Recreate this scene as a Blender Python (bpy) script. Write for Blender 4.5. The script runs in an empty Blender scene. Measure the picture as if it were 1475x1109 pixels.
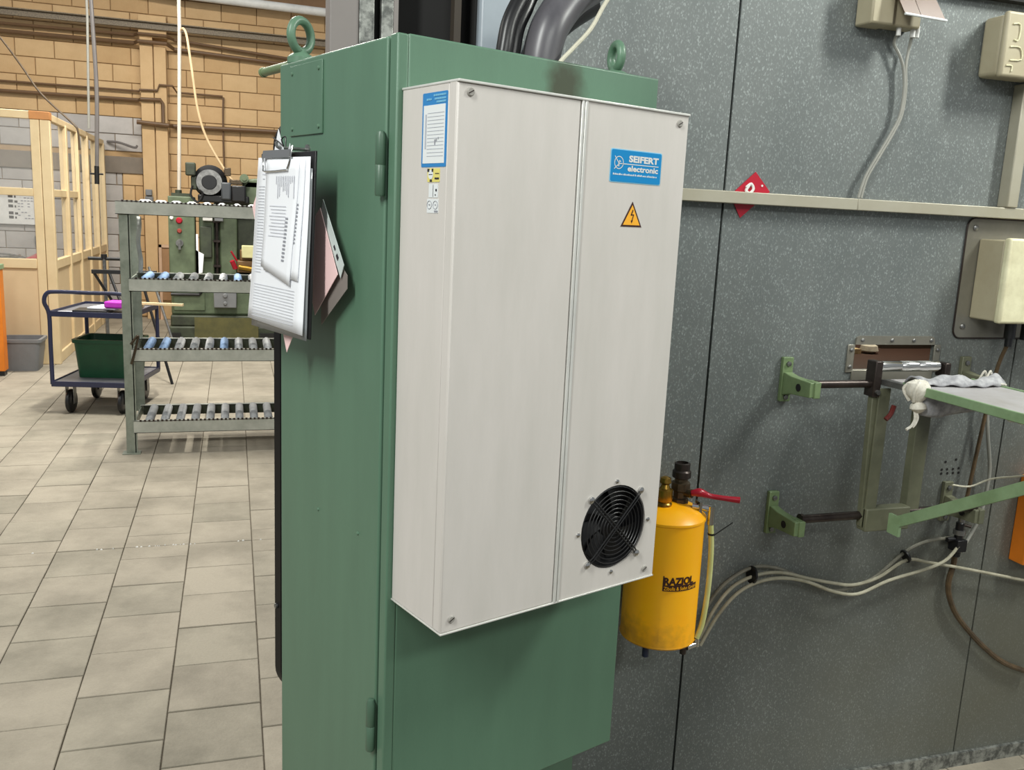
import bpy, math, random
from mathutils import Vector, Matrix
random.seed(7)
S = bpy.context.scene
COL = S.collection
PI = math.pi

# ---------------------------------------------------------------- camera
F, YAW, PITCH, ROLL = 1275.78, 0.308497, 0.187461, 0.0470119
HC = 1.80
cam_d = bpy.data.cameras.new('camera')
cam = bpy.data.objects.new('camera', cam_d); COL.objects.link(cam)
cam_d.sensor_fit = 'HORIZONTAL'; cam_d.sensor_width = 36.0
cam_d.lens = F / 1475 * 36.0
fw = Vector((math.sin(YAW) * math.cos(PITCH), math.cos(YAW) * math.cos(PITCH), -math.sin(PITCH)))
rt = Vector((math.cos(YAW), -math.sin(YAW), 0)); up = rt.cross(fw)
r2 = rt * math.cos(ROLL) + up * math.sin(ROLL); u2 = -rt * math.sin(ROLL) + up * math.cos(ROLL)
m = Matrix((r2, u2, -fw)).transposed().to_4x4(); m.translation = (0, 0, HC)
cam.matrix_world = m
cam_d.clip_start = 0.05; cam_d.clip_end = 100
S.camera = cam

# ---------------------------------------------------------------- light
w = bpy.data.worlds.new('hall'); S.world = w; w.use_nodes = True
w.node_tree.nodes['Background'].inputs[0].default_value = (0.93, 0.97, 1.0, 1)
w.node_tree.nodes['Background'].inputs[1].default_value = 0.30
def area(name, loc, target, sx, sy, power, color=(1, 1, 1)):
    d = bpy.data.lights.new(name, 'AREA'); d.shape = 'RECTANGLE'; d.size = sx; d.size_y = sy
    d.energy = power; d.color = color
    o = bpy.data.objects.new(name, d); COL.objects.link(o); o.location = loc
    o.rotation_euler = (Vector(target) - Vector(loc)).to_track_quat('-Z', 'Y').to_euler()
    return o
area('ceiling_lamp', (3.3, 0.95, 3.7), (1.8, 2.18, 1.4), 0.25, 0.8, 82, (0.98, 1.0, 0.93))
area('ceiling_lamp', (-2.0, -0.6, 4.3), (0.3, 1.6, 1.2), 0.4, 2.0, 168, (0.98, 1.0, 0.96))
area('ceiling_lamp', (1.6, -2.2, 3.9), (0.9, 2.0, 1.1), 2.0, 0.4, 58, (0.98, 1.0, 0.95))
area('ceiling_lamp', (-0.3, 6.9, 4.9), (-0.3, 6.9, 0), 0.2, 1.2, 300, (1.0, 0.96, 0.88))
area('ceiling_lamp', (-1.2, 10.6, 5.2), (-1.2, 11.4, 0), 4.0, 0.5, 330, (1.0, 0.95, 0.87))
area('ceiling_lamp', (-3.5, 4.0, 4.9), (-3.0, 5.0, 0), 0.4, 3.0, 55, (1.0, 0.96, 0.90))
S.view_settings.view_transform = 'Standard'; S.view_settings.look = 'None'
S.view_settings.exposure = 0.0; S.view_settings.gamma = 1.0; S.view_settings.use_curve_mapping = False

# ---------------------------------------------------------------- materials
def lin(c): return tuple((x / 255 / 12.92) if x / 255 <= .04045 else ((x / 255 + .055) / 1.055) ** 2.4 for x in c)
def mat(name, c, rough=.5, metal=0., var=.06, scale=6., c2=None, mix=(.35, .7), stretch=(1, 1, 1), bump=0., bscale=60., alpha=None, trans=0., fine=0., fscale=250., flake=False, world=False):
    M = bpy.data.materials.new(name); M.use_nodes = True; nt = M.node_tree; N = nt.nodes; Lk = nt.links
    b = N['Principled BSDF']; b.inputs['Roughness'].default_value = rough; b.inputs['Metallic'].default_value = metal
    if trans: b.inputs['Transmission Weight'].default_value = trans; b.inputs['IOR'].default_value = 1.1
    if alpha is not None: b.inputs['Alpha'].default_value = alpha
    a = lin(c); bcol = lin(c2) if c2 else tuple(x * (1 - var * 3) for x in a)
    tc = N.new('ShaderNodeTexCoord'); mp = N.new('ShaderNodeMapping'); mp.inputs['Scale'].default_value = stretch
    Lk.new(N.new('ShaderNodeNewGeometry').outputs['Position'] if world else tc.outputs['Object'], mp.inputs[0])
    n = N.new('ShaderNodeTexNoise'); n.inputs['Scale'].default_value = scale; n.inputs['Detail'].default_value = 6; n.inputs['Roughness'].default_value = .65
    Lk.new(mp.outputs[0], n.inputs['Vector'])
    cr = N.new('ShaderNodeValToRGB'); cr.color_ramp.elements[0].position = mix[0]; cr.color_ramp.elements[1].position = mix[1]
    cr.color_ramp.elements[0].color = (*a, 1); cr.color_ramp.elements[1].color = (*bcol, 1)
    Lk.new(n.outputs[0], cr.inputs[0]); out = cr.outputs[0]
    if fine:
        f = N.new('ShaderNodeTexVoronoi'); f.inputs['Scale'].default_value = fscale; Lk.new(mp.outputs[0], f.inputs['Vector'])
        sp = N.new('ShaderNodeSeparateColor'); Lk.new(f.outputs['Color'], sp.inputs[0])
        mr = N.new('ShaderNodeMapRange'); mr.inputs[1].default_value = 0; mr.inputs[2].default_value = 1
        mr.inputs[3].default_value = 1 - fine; mr.inputs[4].default_value = 1 + fine
        if flake:       # sparse bright zinc flakes on a calm base
            pw = N.new('ShaderNodeMath'); pw.operation = 'POWER'; pw.inputs[1].default_value = 7; Lk.new(sp.outputs[0], pw.inputs[0])
            Lk.new(pw.outputs[0], mr.inputs[0]); mr.inputs[3].default_value = .93
        else: Lk.new(sp.outputs[0], mr.inputs[0])
        mx = N.new('ShaderNodeVectorMath'); mx.operation = 'SCALE'; Lk.new(out, mx.inputs[0]); Lk.new(mr.outputs[0], mx.inputs['Scale'])
        out = mx.outputs[0]
    Lk.new(out, b.inputs['Base Color'])
    if bump:
        n2 = N.new('ShaderNodeTexNoise'); n2.inputs['Scale'].default_value = bscale; n2.inputs['Detail'].default_value = 4
        Lk.new(mp.outputs[0], n2.inputs['Vector'])
        bp = N.new('ShaderNodeBump'); bp.inputs['Strength'].default_value = bump; bp.inputs['Distance'].default_value = .01
        Lk.new(n2.outputs[0], bp.inputs['Height']); Lk.new(bp.outputs[0], b.inputs['Normal'])
    M['_out'] = 0
    return M
def add_stain_shade(M, col, coord_fn):
    """mix a stain or painted-shade colour with a mask built from object coordinates (fixed on the surface)"""
    nt = M.node_tree; N = nt.nodes; Lk = nt.links; b = N['Principled BSDF']
    src = b.inputs['Base Color'].links[0].from_socket
    fac = coord_fn(N, Lk)
    mx = N.new('ShaderNodeMix'); mx.data_type = 'RGBA'
    Lk.new(fac, mx.inputs[0]); Lk.new(src, mx.inputs[6]); mx.inputs[7].default_value = (*lin(col), 1)
    Lk.new(mx.outputs[2], b.inputs['Base Color'])
def blob(cx, cy, cz, sx, sy, sz, amp, nscale=12., lo=.25, hi=.9):
    def fn(N, Lk):
        tc = N.new('ShaderNodeTexCoord'); mp = N.new('ShaderNodeMapping')
        mp.vector_type = 'POINT'; mp.inputs['Location'].default_value = (-cx / sx, -cy / sy, -cz / sz); mp.inputs['Scale'].default_value = (1 / sx, 1 / sy, 1 / sz)
        Lk.new(tc.outputs['Object'], mp.inputs[0])
        ln = N.new('ShaderNodeVectorMath'); ln.operation = 'LENGTH'; Lk.new(mp.outputs[0], ln.inputs[0])
        no = N.new('ShaderNodeTexNoise'); no.inputs['Scale'].default_value = nscale; no.inputs['Detail'].default_value = 5; Lk.new(tc.outputs['Object'], no.inputs['Vector'])
        ad = N.new('ShaderNodeMath'); ad.operation = 'ADD'; Lk.new(ln.outputs['Value'], ad.inputs[0]); Lk.new(no.outputs[0], ad.inputs[1])
        mr = N.new('ShaderNodeMapRange'); mr.inputs[1].default_value = hi + .5; mr.inputs[2].default_value = lo + .5; mr.inputs[3].default_value = 0; mr.inputs[4].default_value = amp
        Lk.new(ad.outputs[0], mr.inputs[0]); return mr.outputs[0]
    return fn

green = mat('green_paint', (88, 121, 99), .42, var=.035, scale=5, stretch=(3, 3, .5), fine=.02, fscale=400)
add_stain_shade(green, (55, 60, 42), blob(.340, 0, 2.01, .045, .5, .09, .95, 30, .45, 1.25))
green_edge = mat('green_worn', (94, 126, 103), .4, var=.08, scale=20)
alu = mat('brushed_aluminium_paint', (209, 204, 198), .5, metal=.05, var=.03, scale=3, stretch=(4, 4, .8), c2=(199, 195, 188), fine=.008, fscale=500)
alu_edge = mat('aluminium_edge', (226, 226, 220), .35, .3)
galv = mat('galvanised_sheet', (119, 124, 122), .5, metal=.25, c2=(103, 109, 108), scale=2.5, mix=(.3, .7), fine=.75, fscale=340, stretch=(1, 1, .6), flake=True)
add_stain_shade(galv, (96, 94, 78), blob(2.6, 0, .5, 1.3, 3, 1.3, .75, 3, 0, 1.0))  # olive grime at lower right, widened to carry the wall's shade in colour
galv_s = mat('galvanised_strip', (150, 152, 146), .45, .4, c2=(85, 87, 84), scale=40, mix=(.4, .6))
cream_gal = mat('beige_channel', (172, 168, 152), .45, .2, var=.06, scale=3, c2=(158, 152, 132))
dark = mat('dark_void', (22, 21, 20), .8)
brown_dark = mat('dark_brown_frame', (70, 62, 52), .6)
column_m = mat('grey_column_paint', (128, 122, 118), .5, var=.03)
paleblue = mat('pale_blue_paint', (150, 160, 168), .35, var=.05)
black = mat('black_rubber', (20, 20, 22), .35)
blackgloss = mat('black_gloss', (6, 6, 9), .5); blackgloss.node_tree.nodes['Principled BSDF'].inputs['Specular IOR Level'].default_value = .15
blackm = mat('black_matt_metal', (26, 26, 27), .4)
duct_m = mat('grey_duct', (92, 90, 94), .35, c2=(70, 69, 74), stretch=(1, 1, .3), scale=14)
white = mat('white_paint', (226, 226, 222), .5)
paper = mat('white_paper', (238, 240, 244), .7, var=.015)
pink = mat('pink_paper', (246, 210, 208), .7, var=.02)
ink = mat('grey_print', (150, 152, 160), .7)
screw_m = mat('painted_screw', (158, 155, 148), .45)
ink_d = mat('dark_print', (45, 42, 48), .6)
blue_l = mat('blue_label', (0, 133, 196), .35, var=.01)
blue_s = mat('blue_label_dark', (46, 128, 190), .35, var=.01)
labelw = mat('white_label', (222, 226, 226), .4, var=.01)
paleblue_l = mat('pale_label_edge', (130, 200, 232), .4)
labelg = mat('pale_grey_print', (182, 187, 196), .5)
yellow_l = mat('yellow_label', (226, 214, 120), .4)
orange_l = mat('amber_label', (248, 178, 48), .4, var=.01)
brownblk = mat('brown_black_print', (58, 24, 14), .5)
chrome = mat('chrome', (210, 210, 208), .18, 1.0, var=.02)
steel = mat('dull_steel', (150, 150, 148), .35, .8, c2=(105, 105, 104), scale=20)
dsteel = mat('dark_steel', (74, 66, 62), .35, .7, c2=(52, 44, 42), scale=12)
brass = mat('brass', (176, 140, 60), .3, .9, c2=(110, 84, 40), scale=30)
bronze = mat('brown_bronze', (96, 84, 66), .4, .7, c2=(60, 50, 42), scale=30)
red = mat('red_plastic', (170, 18, 42), .3, var=.03)
redl = mat('red_tag', (176, 20, 44), .4, var=.03)
yellow = mat('yellow_tank_paint', (255, 184, 10), .38, var=.03, scale=9, c2=(255, 174, 6), mix=(.35, .75))
add_stain_shade(yellow, (120, 80, 30), blob(-.05, 0, .0, .16, .2, .11, .7, 40, .1, .9))
add_stain_shade(yellow, (140, 84, 36), blob(.0, 0, .42, .11, .11, .035, .6, 40, .3, .9))
applegreen = mat('pale_green_paint', (118, 138, 98), .45, c2=(94, 114, 78), scale=14)
olive = mat('olive_grey_paint', (108, 109, 88), .5, c2=(84, 86, 68), scale=8)
brightgreen = mat('light_green_paint', (138, 164, 126), .45, c2=(118, 142, 104), scale=12)
tabletop_m = mat('worn_grey_laminate', (172, 170, 172), .5, c2=(156, 152, 150), scale=12)
cloth = mat('grey_rag', (176, 176, 178), .9, c2=(120, 120, 124), scale=40)
cordm = mat('off_white_cord', (226, 222, 210), .8, c2=(190, 184, 170), scale=60)
cablew = mat('cream_cable', (204, 200, 180), .45)
hose_c = mat('dusty_cream_hose', (178, 174, 154), .5, c2=(140, 136, 116), scale=14)
hose_g = mat('dusty_grey_hose', (128, 126, 114), .5, c2=(100, 98, 86), scale=14)
cableg = mat('grey_cable', (150, 150, 142), .45)
hose_b = mat('brown_hose', (92, 74, 50), .4, c2=(60, 48, 34), scale=20)
hose_y = mat('yellowish_clear_hose', (214, 214, 150), .3, c2=(190, 196, 120), scale=10)
boxbeige = mat('beige_box', (174, 166, 140), .5, c2=(160, 150, 124), scale=6)
boxcream = mat('cream_box_edge', (222, 218, 184), .45, c2=(200, 194, 160), scale=20)
plate_m = mat('grey_mount_plate', (140, 137, 126), .35, .5, c2=(120, 117, 106), scale=5)
brown_flap = mat('brown_flap', (128, 106, 94), .5)
orange = mat('orange_paint', (232, 130, 30), .45)
concrete = mat('concrete_tile', (158, 150, 134), .8, c2=(116, 110, 96), scale=2.2, mix=(.38, .78), world=True, bump=.25, bscale=90, fine=.03, fscale=180)
concrete2 = mat('concrete_tile_dark', (154, 147, 131), .8, c2=(113, 108, 94), scale=2.4, mix=(.38, .76), world=True, bump=.25, bscale=90, fine=.03, fscale=180)
concrete3 = mat('concrete_tile_light', (160, 152, 136), .8, c2=(118, 112, 98), scale=2.0, mix=(.38, .78), world=True, bump=.25, bscale=90, fine=.03, fscale=180)
joint = mat('sandy_joint', (106, 97, 82), .9, c2=(84, 76, 64), scale=30)
mortar = mat('ochre_mortar', (176, 146, 106), .9)
band_shade = mat('shaded_brown_band', (138, 108, 78), .8)  # browner than the blocks: shade at the wall top put into the colour
brick_y = [mat('ochre_block', (200, 168, 124), .8, c2=(188, 154, 110), scale=3, bump=.2), mat('ochre_block_pale', (205, 174, 130), .8, c2=(192, 160, 116), scale=3, bump=.2),
           mat('ochre_block_deep', (195, 163, 118), .8, c2=(184, 150, 106), scale=3, bump=.2)]
brick_g = [mat('pale_grey_block', (178, 174, 170), .8, c2=(160, 156, 152), scale=3), mat('white_grey_block', (188, 184, 180), .8, c2=(168, 164, 160), scale=3)]
lintel_m = mat('grey_lintel', (128, 118, 106), .8, c2=(112, 104, 94), scale=4)
pipe_br = mat('brown_pipe', (104, 78, 52), .5)
pipe_gr = mat('grey_pipe', (112, 108, 106), .4)
steelbeam = mat('speckled_beam', (130, 118, 98), .6, c2=(98, 88, 74), scale=60, mix=(.4, .6))
boothw = mat('cream_timber', (228, 206, 164), .55, c2=(216, 192, 148), scale=4)
boothp = mat('cream_board', (222, 198, 158), .6, c2=(212, 186, 146), scale=2)
timber_end = mat('orange_timber_end', (206, 142, 84), .6)
glass = mat('booth_glass', (235, 235, 230), .05, alpha=.12)
rackb = mat('pale_rack_beam', (192, 194, 183), .5, .0, c2=(164, 167, 156), scale=8)
rackm = mat('grey_green_rack', (150, 156, 142), .5, .0, c2=(118, 126, 112), scale=10)
roller_g = mat('grey_roller', (190, 192, 192), .7, c2=(162, 165, 166), scale=10)
roller_b = mat('blue_roller', (140, 168, 204), .7, c2=(120, 150, 186), scale=10)
navy = mat('navy_tube', (42, 46, 72), .3)
deckg = mat('grey_deck', (110, 110, 114), .5)
crate_g = mat('dark_green_crate', (14, 74, 44), .4, c2=(10, 60, 36), scale=8)
bin_g = mat('grey_bin', (118, 120, 122), .5)
magenta = mat('magenta_pack', (206, 60, 206), .4)
machine_g = mat('machine_green', (98, 112, 86), .5, c2=(76, 88, 66), scale=6)
machine_d = mat('machine_dark_green', (62, 70, 52), .55, c2=(40, 44, 34), scale=8)
machine_y = mat('machine_olive_tray', (92, 88, 48), .5, c2=(70, 70, 40), scale=8)
woodbrown = mat('brown_wood', (66, 42, 32), .7)

# ---------------------------------------------------------------- mesh helpers
class MB:
    def __init__(s): s.v = []; s.f = []
    def add(s, vs, fs):
        o = len(s.v); s.v += [tuple(p) for p in vs]; s.f += [tuple(i + o for i in f) for f in fs]; return s
    def box(s, x0, x1, y0, y1, z0, z1):
        return s.add([(x, y, z) for z in (z0, z1) for x, y in ((x0, y0), (x1, y0), (x1, y1), (x0, y1))],
                     [(0, 3, 2, 1), (4, 5, 6, 7), (0, 1, 5, 4), (1, 2, 6, 5), (2, 3, 7, 6), (3, 0, 4, 7)])
    def ngon(s, pts, d):           # polygon extruded along vector d
        n = len(pts); P = [Vector(p) for p in pts]; d = Vector(d)
        return s.add(P + [p + d for p in P], [tuple(range(n))[::-1], tuple(range(n, 2 * n))] + [(i, (i + 1) % n, n + (i + 1) % n, n + i) for i in range(n)])
    def bar(s, p0, p1, w, h, upv=(0, 0, 1)):
        a, b = Vector(p0), Vector(p1); d = (b - a).normalized(); x = d.cross(Vector(upv)).normalized(); y = x.cross(d)
        return s.ngon([a + x * w / 2 * i + y * h / 2 * j for i, j in ((-1, -1), (1, -1), (1, 1), (-1, 1))], b - a)
    def cyl(s, p0, p1, r, r1=None, n=20, cap=True):
        if r1 is None: r1 = r
        a, b = Vector(p0), Vector(p1); d = (b - a).normalized()
        x = d.orthogonal().normalized(); y = d.cross(x); v = []
        for c, q in ((a, r), (b, r1)):
            v += [c + (x * math.cos(t) + y * math.sin(t)) * q for t in (2 * PI * i / n for i in range(n))]
        f = [(i, (i + 1) % n, n + (i + 1) % n, n + i) for i in range(n)]
        if cap: f += [tuple(range(n))[::-1], tuple(range(n, 2 * n))]
        return s.add(v, f)
    def lathe(s, c, axis, prof, n=24, a0=0.):   # prof: (r, h)
        c = Vector(c); d = Vector(axis).normalized(); x = d.orthogonal().normalized(); y = d.cross(x); v = []
        for r, h in prof: v += [c + d * h + (x * math.cos(t) + y * math.sin(t)) * max(r, 1e-5) for t in (a0 + 2 * PI * i / n for i in range(n))]
        k = len(prof); f = [(j * n + i, j * n + (i + 1) % n, (j + 1) * n + (i + 1) % n, (j + 1) * n + i) for j in range(k - 1) for i in range(n)]
        f += [tuple(range(n))[::-1], tuple(range((k - 1) * n, k * n))]
        return s.add(v, f)
    def tube(s, pts, r, n=10, closed=False, smooth=6, radii=None):
        P = [Vector(p) for p in pts]
        if smooth > 1 and len(P) > 2:
            Q = []; k = len(P); R = []
            for i in range(k if closed else k - 1):
                p0 = P[(i - 1) % k] if closed or i > 0 else P[0]; p1 = P[i]; p2 = P[(i + 1) % k]; p3 = P[(i + 2) % k] if closed or i < k - 2 else P[-1]
                for j in range(smooth):
                    t = j / smooth
                    Q.append(.5 * ((2 * p1) + (p2 - p0) * t + (2 * p0 - 5 * p1 + 4 * p2 - p3) * t * t + (-p0 + 3 * p1 - 3 * p2 + p3) * t ** 3))
                    if radii: R.append(radii[i] * (1 - t) + radii[(i + 1) % k] * t)
            if not closed:
                Q.append(P[-1])
                if radii: R.append(radii[-1])
            P = Q; radii = R if radii else None
        k = len(P); T = []
        for i in range(k):
            a = P[(i - 1) % k] if closed or i > 0 else P[0]; b = P[(i + 1) % k] if closed or i < k - 1 else P[-1]
            T.append((b - a).normalized())
        x = T[0].orthogonal().normalized(); v = []
        for i in range(k):
            x = (x - T[i] * x.dot(T[i])).normalized(); y = T[i].cross(x); q = radii[i] if radii else r
            v += [P[i] + (x * math.cos(t) + y * math.sin(t)) * q for t in (2 * PI * j / n for j in range(n))]
        f = [(i * n + j, i * n + (j + 1) % n, ((i + 1) % k) * n + (j + 1) % n, ((i + 1) % k) * n + j) for i in range(k if closed else k - 1) for j in range(n)]
        if not closed: f += [tuple(range(n))[::-1], tuple(range((k - 1) * n, k * n))]
        return s.add(v, f)
    def grid(s, fn, nu, nv, th=None):
        v = [fn(i / nu, j / nv) for j in range(nv + 1) for i in range(nu + 1)]
        return s.add(v, [(j * (nu + 1) + i, j * (nu + 1) + i + 1, (j + 1) * (nu + 1) + i + 1, (j + 1) * (nu + 1) + i) for j in range(nv) for i in range(nu)])
SMOOTH = 35
def finish(me, mt, smooth):
    me.materials.append(mt)
    if smooth:
        for p in me.polygons: p.use_smooth = True
        me.set_sharp_from_angle(angle=math.radians(40))
def thing(name, label, cat, loc, rz=0, group=None):
    o = bpy.data.objects.new(name, None); COL.objects.link(o); o.location = loc; o.rotation_euler = (0, 0, rz)
    o.empty_display_size = .1; o['label'] = label; o['category'] = cat
    if group: o['group'] = group
    return o
def root_of(p):
    while p.parent: p = p.parent
    return p
def part(name, mb, mt, parent, bevel=0, smooth=True, label=None, local=False, seg=2, kind=None, solid=0):
    """mesh part; vertices are given in world coordinates unless local"""
    vs = [Vector(v) for v in mb.v]
    if not local:
        r = root_of(parent); M = (Matrix.Translation(r.location) @ r.rotation_euler.to_matrix().to_4x4()).inverted(); vs = [M @ v for v in vs]
    me = bpy.data.meshes.new(name); me.from_pydata([tuple(v) for v in vs], [], mb.f); me.validate(); finish(me, mt, smooth)
    o = bpy.data.objects.new(name, me); COL.objects.link(o); o.parent = parent
    if label: o['label'] = label
    if kind: o['kind'] = kind
    if solid: d = o.modifiers.new('solid', 'SOLIDIFY'); d.thickness = solid
    if bevel: b = o.modifiers.new('bevel', 'BEVEL'); b.width = bevel; b.segments = seg; b.limit_method = 'ANGLE'; b.angle_limit = math.radians(40)
    return o
def solo(name, mb, mt, label=None, cat=None, group=None, kind=None, bevel=0, smooth=True, origin=None, solid=0):
    if origin is None:
        xs, ys, zs = zip(*mb.v); origin = ((min(xs) + max(xs)) / 2, (min(ys) + max(ys)) / 2, min(zs))
    O = Vector(origin)
    me = bpy.data.meshes.new(name); me.from_pydata([tuple(Vector(v) - O) for v in mb.v], [], mb.f); me.validate(); finish(me, mt, smooth)
    o = bpy.data.objects.new(name, me); COL.objects.link(o); o.location = O
    if label: o['label'] = label; o['category'] = cat
    if group: o['group'] = group
    if kind: o['kind'] = kind
    if solid: d = o.modifiers.new('solid', 'SOLIDIFY'); d.thickness = solid
    if bevel: b = o.modifiers.new('bevel', 'BEVEL'); b.width = bevel; b.segments = 2; b.limit_method = 'ANGLE'; b.angle_limit = math.radians(40)
    return o
def copy_tree(o, parent=None):
    c = o.copy(); COL.objects.link(c); c.parent = parent
    for ch in list(o.children): copy_tree(ch, c)
    return c
def text_mb(txt, O, ex, ez, width, height, bold=0., shear=0., wrap=None):
    cu = bpy.data.curves.new('t', 'FONT'); cu.body = txt; cu.size = 1; cu.offset = bold; cu.shear = shear; cu.resolution_u = 3
    t = bpy.data.objects.new('t', cu); COL.objects.link(t); bpy.context.view_layer.update()
    me = bpy.data.meshes.new_from_object(t.evaluated_get(bpy.context.evaluated_depsgraph_get()))
    co = [v.co.copy() for v in me.vertices]; fs = [tuple(p.vertices) for p in me.polygons]
    bpy.data.objects.remove(t); bpy.data.curves.remove(cu); bpy.data.meshes.remove(me)
    x0 = min(c.x for c in co); x1 = max(c.x for c in co); y0 = min(c.y for c in co); y1 = max(c.y for c in co)
    O, ex, ez = Vector(O), Vector(ex), Vector(ez); mb = MB()
    if wrap: vs = [wrap((c.x - x0) / (x1 - x0) * width, (c.y - y0) / (y1 - y0) * height) for c in co]
    else: vs = [O + ex * ((c.x - x0) / (x1 - x0) * width) + ez * ((c.y - y0) / (y1 - y0) * height) for c in co]
    return mb.add(vs, fs)
def rrect(x0, x1, z0, z1, r, n=5):
    out = []
    for cx, cz, a in ((x1 - r, z1 - r, 0), (x0 + r, z1 - r, 90), (x0 + r, z0 + r, 180), (x1 - r, z0 + r, 270)):
        for i in range(n + 1):
            t = math.radians(a + 90 * i / n); out.append((cx + r * math.cos(t), cz + r * math.sin(t)))
    return out

# ---------------------------------------------------------------- floor
mb = MB().box(-6, 5, -3, 16, -.2, -.012)
floor = solo('floor', mb, joint, kind='structure', origin=(0, 0, 0), smooth=False)
def tile_mesh(w, d, name):
    mb = MB(); e = .0025; h = .012
    mb.add([(-w/2, -d/2, -h), (w/2, -d/2, -h), (w/2, d/2, -h), (-w/2, d/2, -h),
            (-w/2, -d/2, -e), (w/2, -d/2, -e), (w/2, d/2, -e), (-w/2, d/2, -e),
            (-w/2+e, -d/2+e, 0), (w/2-e, -d/2+e, 0), (w/2-e, d/2-e, 0), (-w/2+e, d/2-e, 0)],
           [(0, 1, 5, 4), (1, 2, 6, 5), (2, 3, 7, 6), (3, 0, 4, 7), (4, 5, 9, 8), (5, 6, 10, 9), (6, 7, 11, 10), (7, 4, 8, 11), (8, 9, 10, 11)])
    return mb
TW, TD, G = .322, .336, .004
cms = [concrete, concrete2, concrete3]; tmesh = []
for k in range(3):
    mb = tile_mesh(TW - G, TD - G, 'tile'); me = bpy.data.meshes.new('tile'); me.from_pydata(mb.v, [], mb.f); me.materials.append(cms[k]); tmesh.append(me)
cells = []
for i in range(-15, 16):
    cx = .077 - TW / 2 + i * TW
    off = (i % 2) * TD / 2
    y = 4.79 - off - TD / 2
    if off: cells.append((cx, 4.79 - TD / 4, TD / 2))
    while y > -1: cells.append((cx, y, TD)); y -= TD
    y = 4.79 + off + TD / 2
    if off: cells.append((cx, 4.79 + TD / 4, TD / 2))
    while y < 15: cells.append((cx, y, TD)); y += TD
def in_view(x, y):
    return 2.4 < y < 8.6 and x < .28 + .02 * y and x > -.48 * y + .1 and x > -.33 * y - .45
near = sorted([c for c in cells if in_view(c[0], c[1]) and c[2] == TD], key=lambda c: c[1])[:298]
ns = set(near); far = MB(); random.seed(3)
for cx, cy, d in cells:
    if (cx, cy, d) in ns:
        o = bpy.data.objects.new('tile', random.choice(tmesh)); COL.objects.link(o); o.parent = floor
        o.location = (cx, cy, random.uniform(-.0015, .001)); o.rotation_euler = (random.uniform(-.003, .003), random.uniform(-.003, .003), random.choice((0, 0)) + random.uniform(-.004, .004))
    elif cy > 1.0:
        t = tile_mesh(TW - G, d - G, 'x'); dz = random.uniform(-.001, .001)
        far.add([(v[0] + cx, v[1] + cy, v[2] + dz) for v in t.v], t.f)
part('tile', far, concrete, floor, kind='stuff', smooth=False)
# white flecks caught in the cross joint
mb = MB()
for x in [-.50, -.49, -.44, -.42, -.41, -.39, -.37, -.33, -.31, -.29, -.27, -.24, -.22, .0, .03, .12, -.62, -.7, -.68, -1.0]:
    s_ = random.uniform(.004, .009); mb.lathe((x + random.uniform(-.008, .008), 4.79 + random.uniform(-.006, .006), -.008), (0, 0, 1), [(s_, 0), (s_ * .8, .008), (s_ * .2, .012)], n=5)
solo('debris_flecks', mb, white, 'small white crumbs lying in the floor joint that crosses the walkway', 'debris', kind='stuff', smooth=False)

# ---------------------------------------------------------------- rear brick wall
YB = 14.8
wall_back = solo('wall_back', MB().box(-6, 5, YB + .03, YB + .3, -.02, 6.2), mortar, kind='structure', origin=(0, YB, 0), smooth=False)
bm_cache = {}
def block(w, h, mt):
    k = (round(w, 3), round(h, 3), mt.name)
    if k not in bm_cache:
        mb = MB(); e = .006
        mb.add([(-w/2, .03, -h/2), (w/2, .03, -h/2), (w/2, .03, h/2), (-w/2, .03, h/2), (-w/2, e, -h/2), (w/2, e, -h/2), (w/2, e, h/2), (-w/2, e, h/2),
                (-w/2+e, 0, -h/2+e), (w/2-e, 0, -h/2+e), (w/2-e, 0, h/2-e), (-w/2+e, 0, h/2-e)],
               [(0, 1, 5, 4), (1, 2, 6, 5), (2, 3, 7, 6), (3, 0, 4, 7), (4, 5, 9, 8), (5, 6, 10, 9), (6, 7, 11, 10), (7, 4, 8, 11), (8, 9, 10, 11)])
        me = bpy.data.meshes.new('brick'); me.from_pydata(mb.v, [], mb.f); me.materials.append(mt); bm_cache[k] = me
    return bm_cache[k]
BH, BW = .2475, .51
for r in range(0, 19):
    z0 = .018 + r * BH
    if 2.16 < z0 + BH / 2 < 2.42: xr = (-1.28, 2.3)      # lintel band stands here instead
    else: xr = (-3.6, 2.3)
    x = -3.62 + (r % 2) * BW / 2 - .08
    while x < xr[1]:
        x0, x1 = x, x + BW - .009; x += BW
        if x1 < xr[0]: continue
        x0 = max(x0, xr[0]); segs = [(x0, x1)]
        lim = -1.29 if z0 > 2.3 else -1.58
        if z0 < 2.9 and x0 < lim < x1: segs = [(x0, lim - .006), (lim + .006, x1)]
        if z0 < 2.9 and z0 < 2.3:
            segs = [q for s_ in segs for q in ([s_] if not (s_[0] < -1.29 < s_[1]) else [(s_[0], -1.296), (-1.284, s_[1])])]
        for a, b_ in segs:
            if b_ - a < .05: continue
            grey = z0 < 2.9 and b_ <= lim + .01
            mt = random.choice(brick_g if grey else brick_y)
            o = bpy.data.objects.new('brick', block(b_ - a, BH - .009, mt)); COL.objects.link(o); o.parent = wall_back
            o.location = ((a + b_) / 2, random.uniform(-.006, .006), z0 + BH / 2)
part('lintel', MB().box(-3.6, -1.285, YB - .03, YB + .05, 2.17, 2.415), lintel_m, wall_back, bevel=.01)
part('frieze', MB().box(-3.7, 1.7, YB - .02, YB + .05, 4.74, 6.2), band_shade, wall_back)
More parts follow.
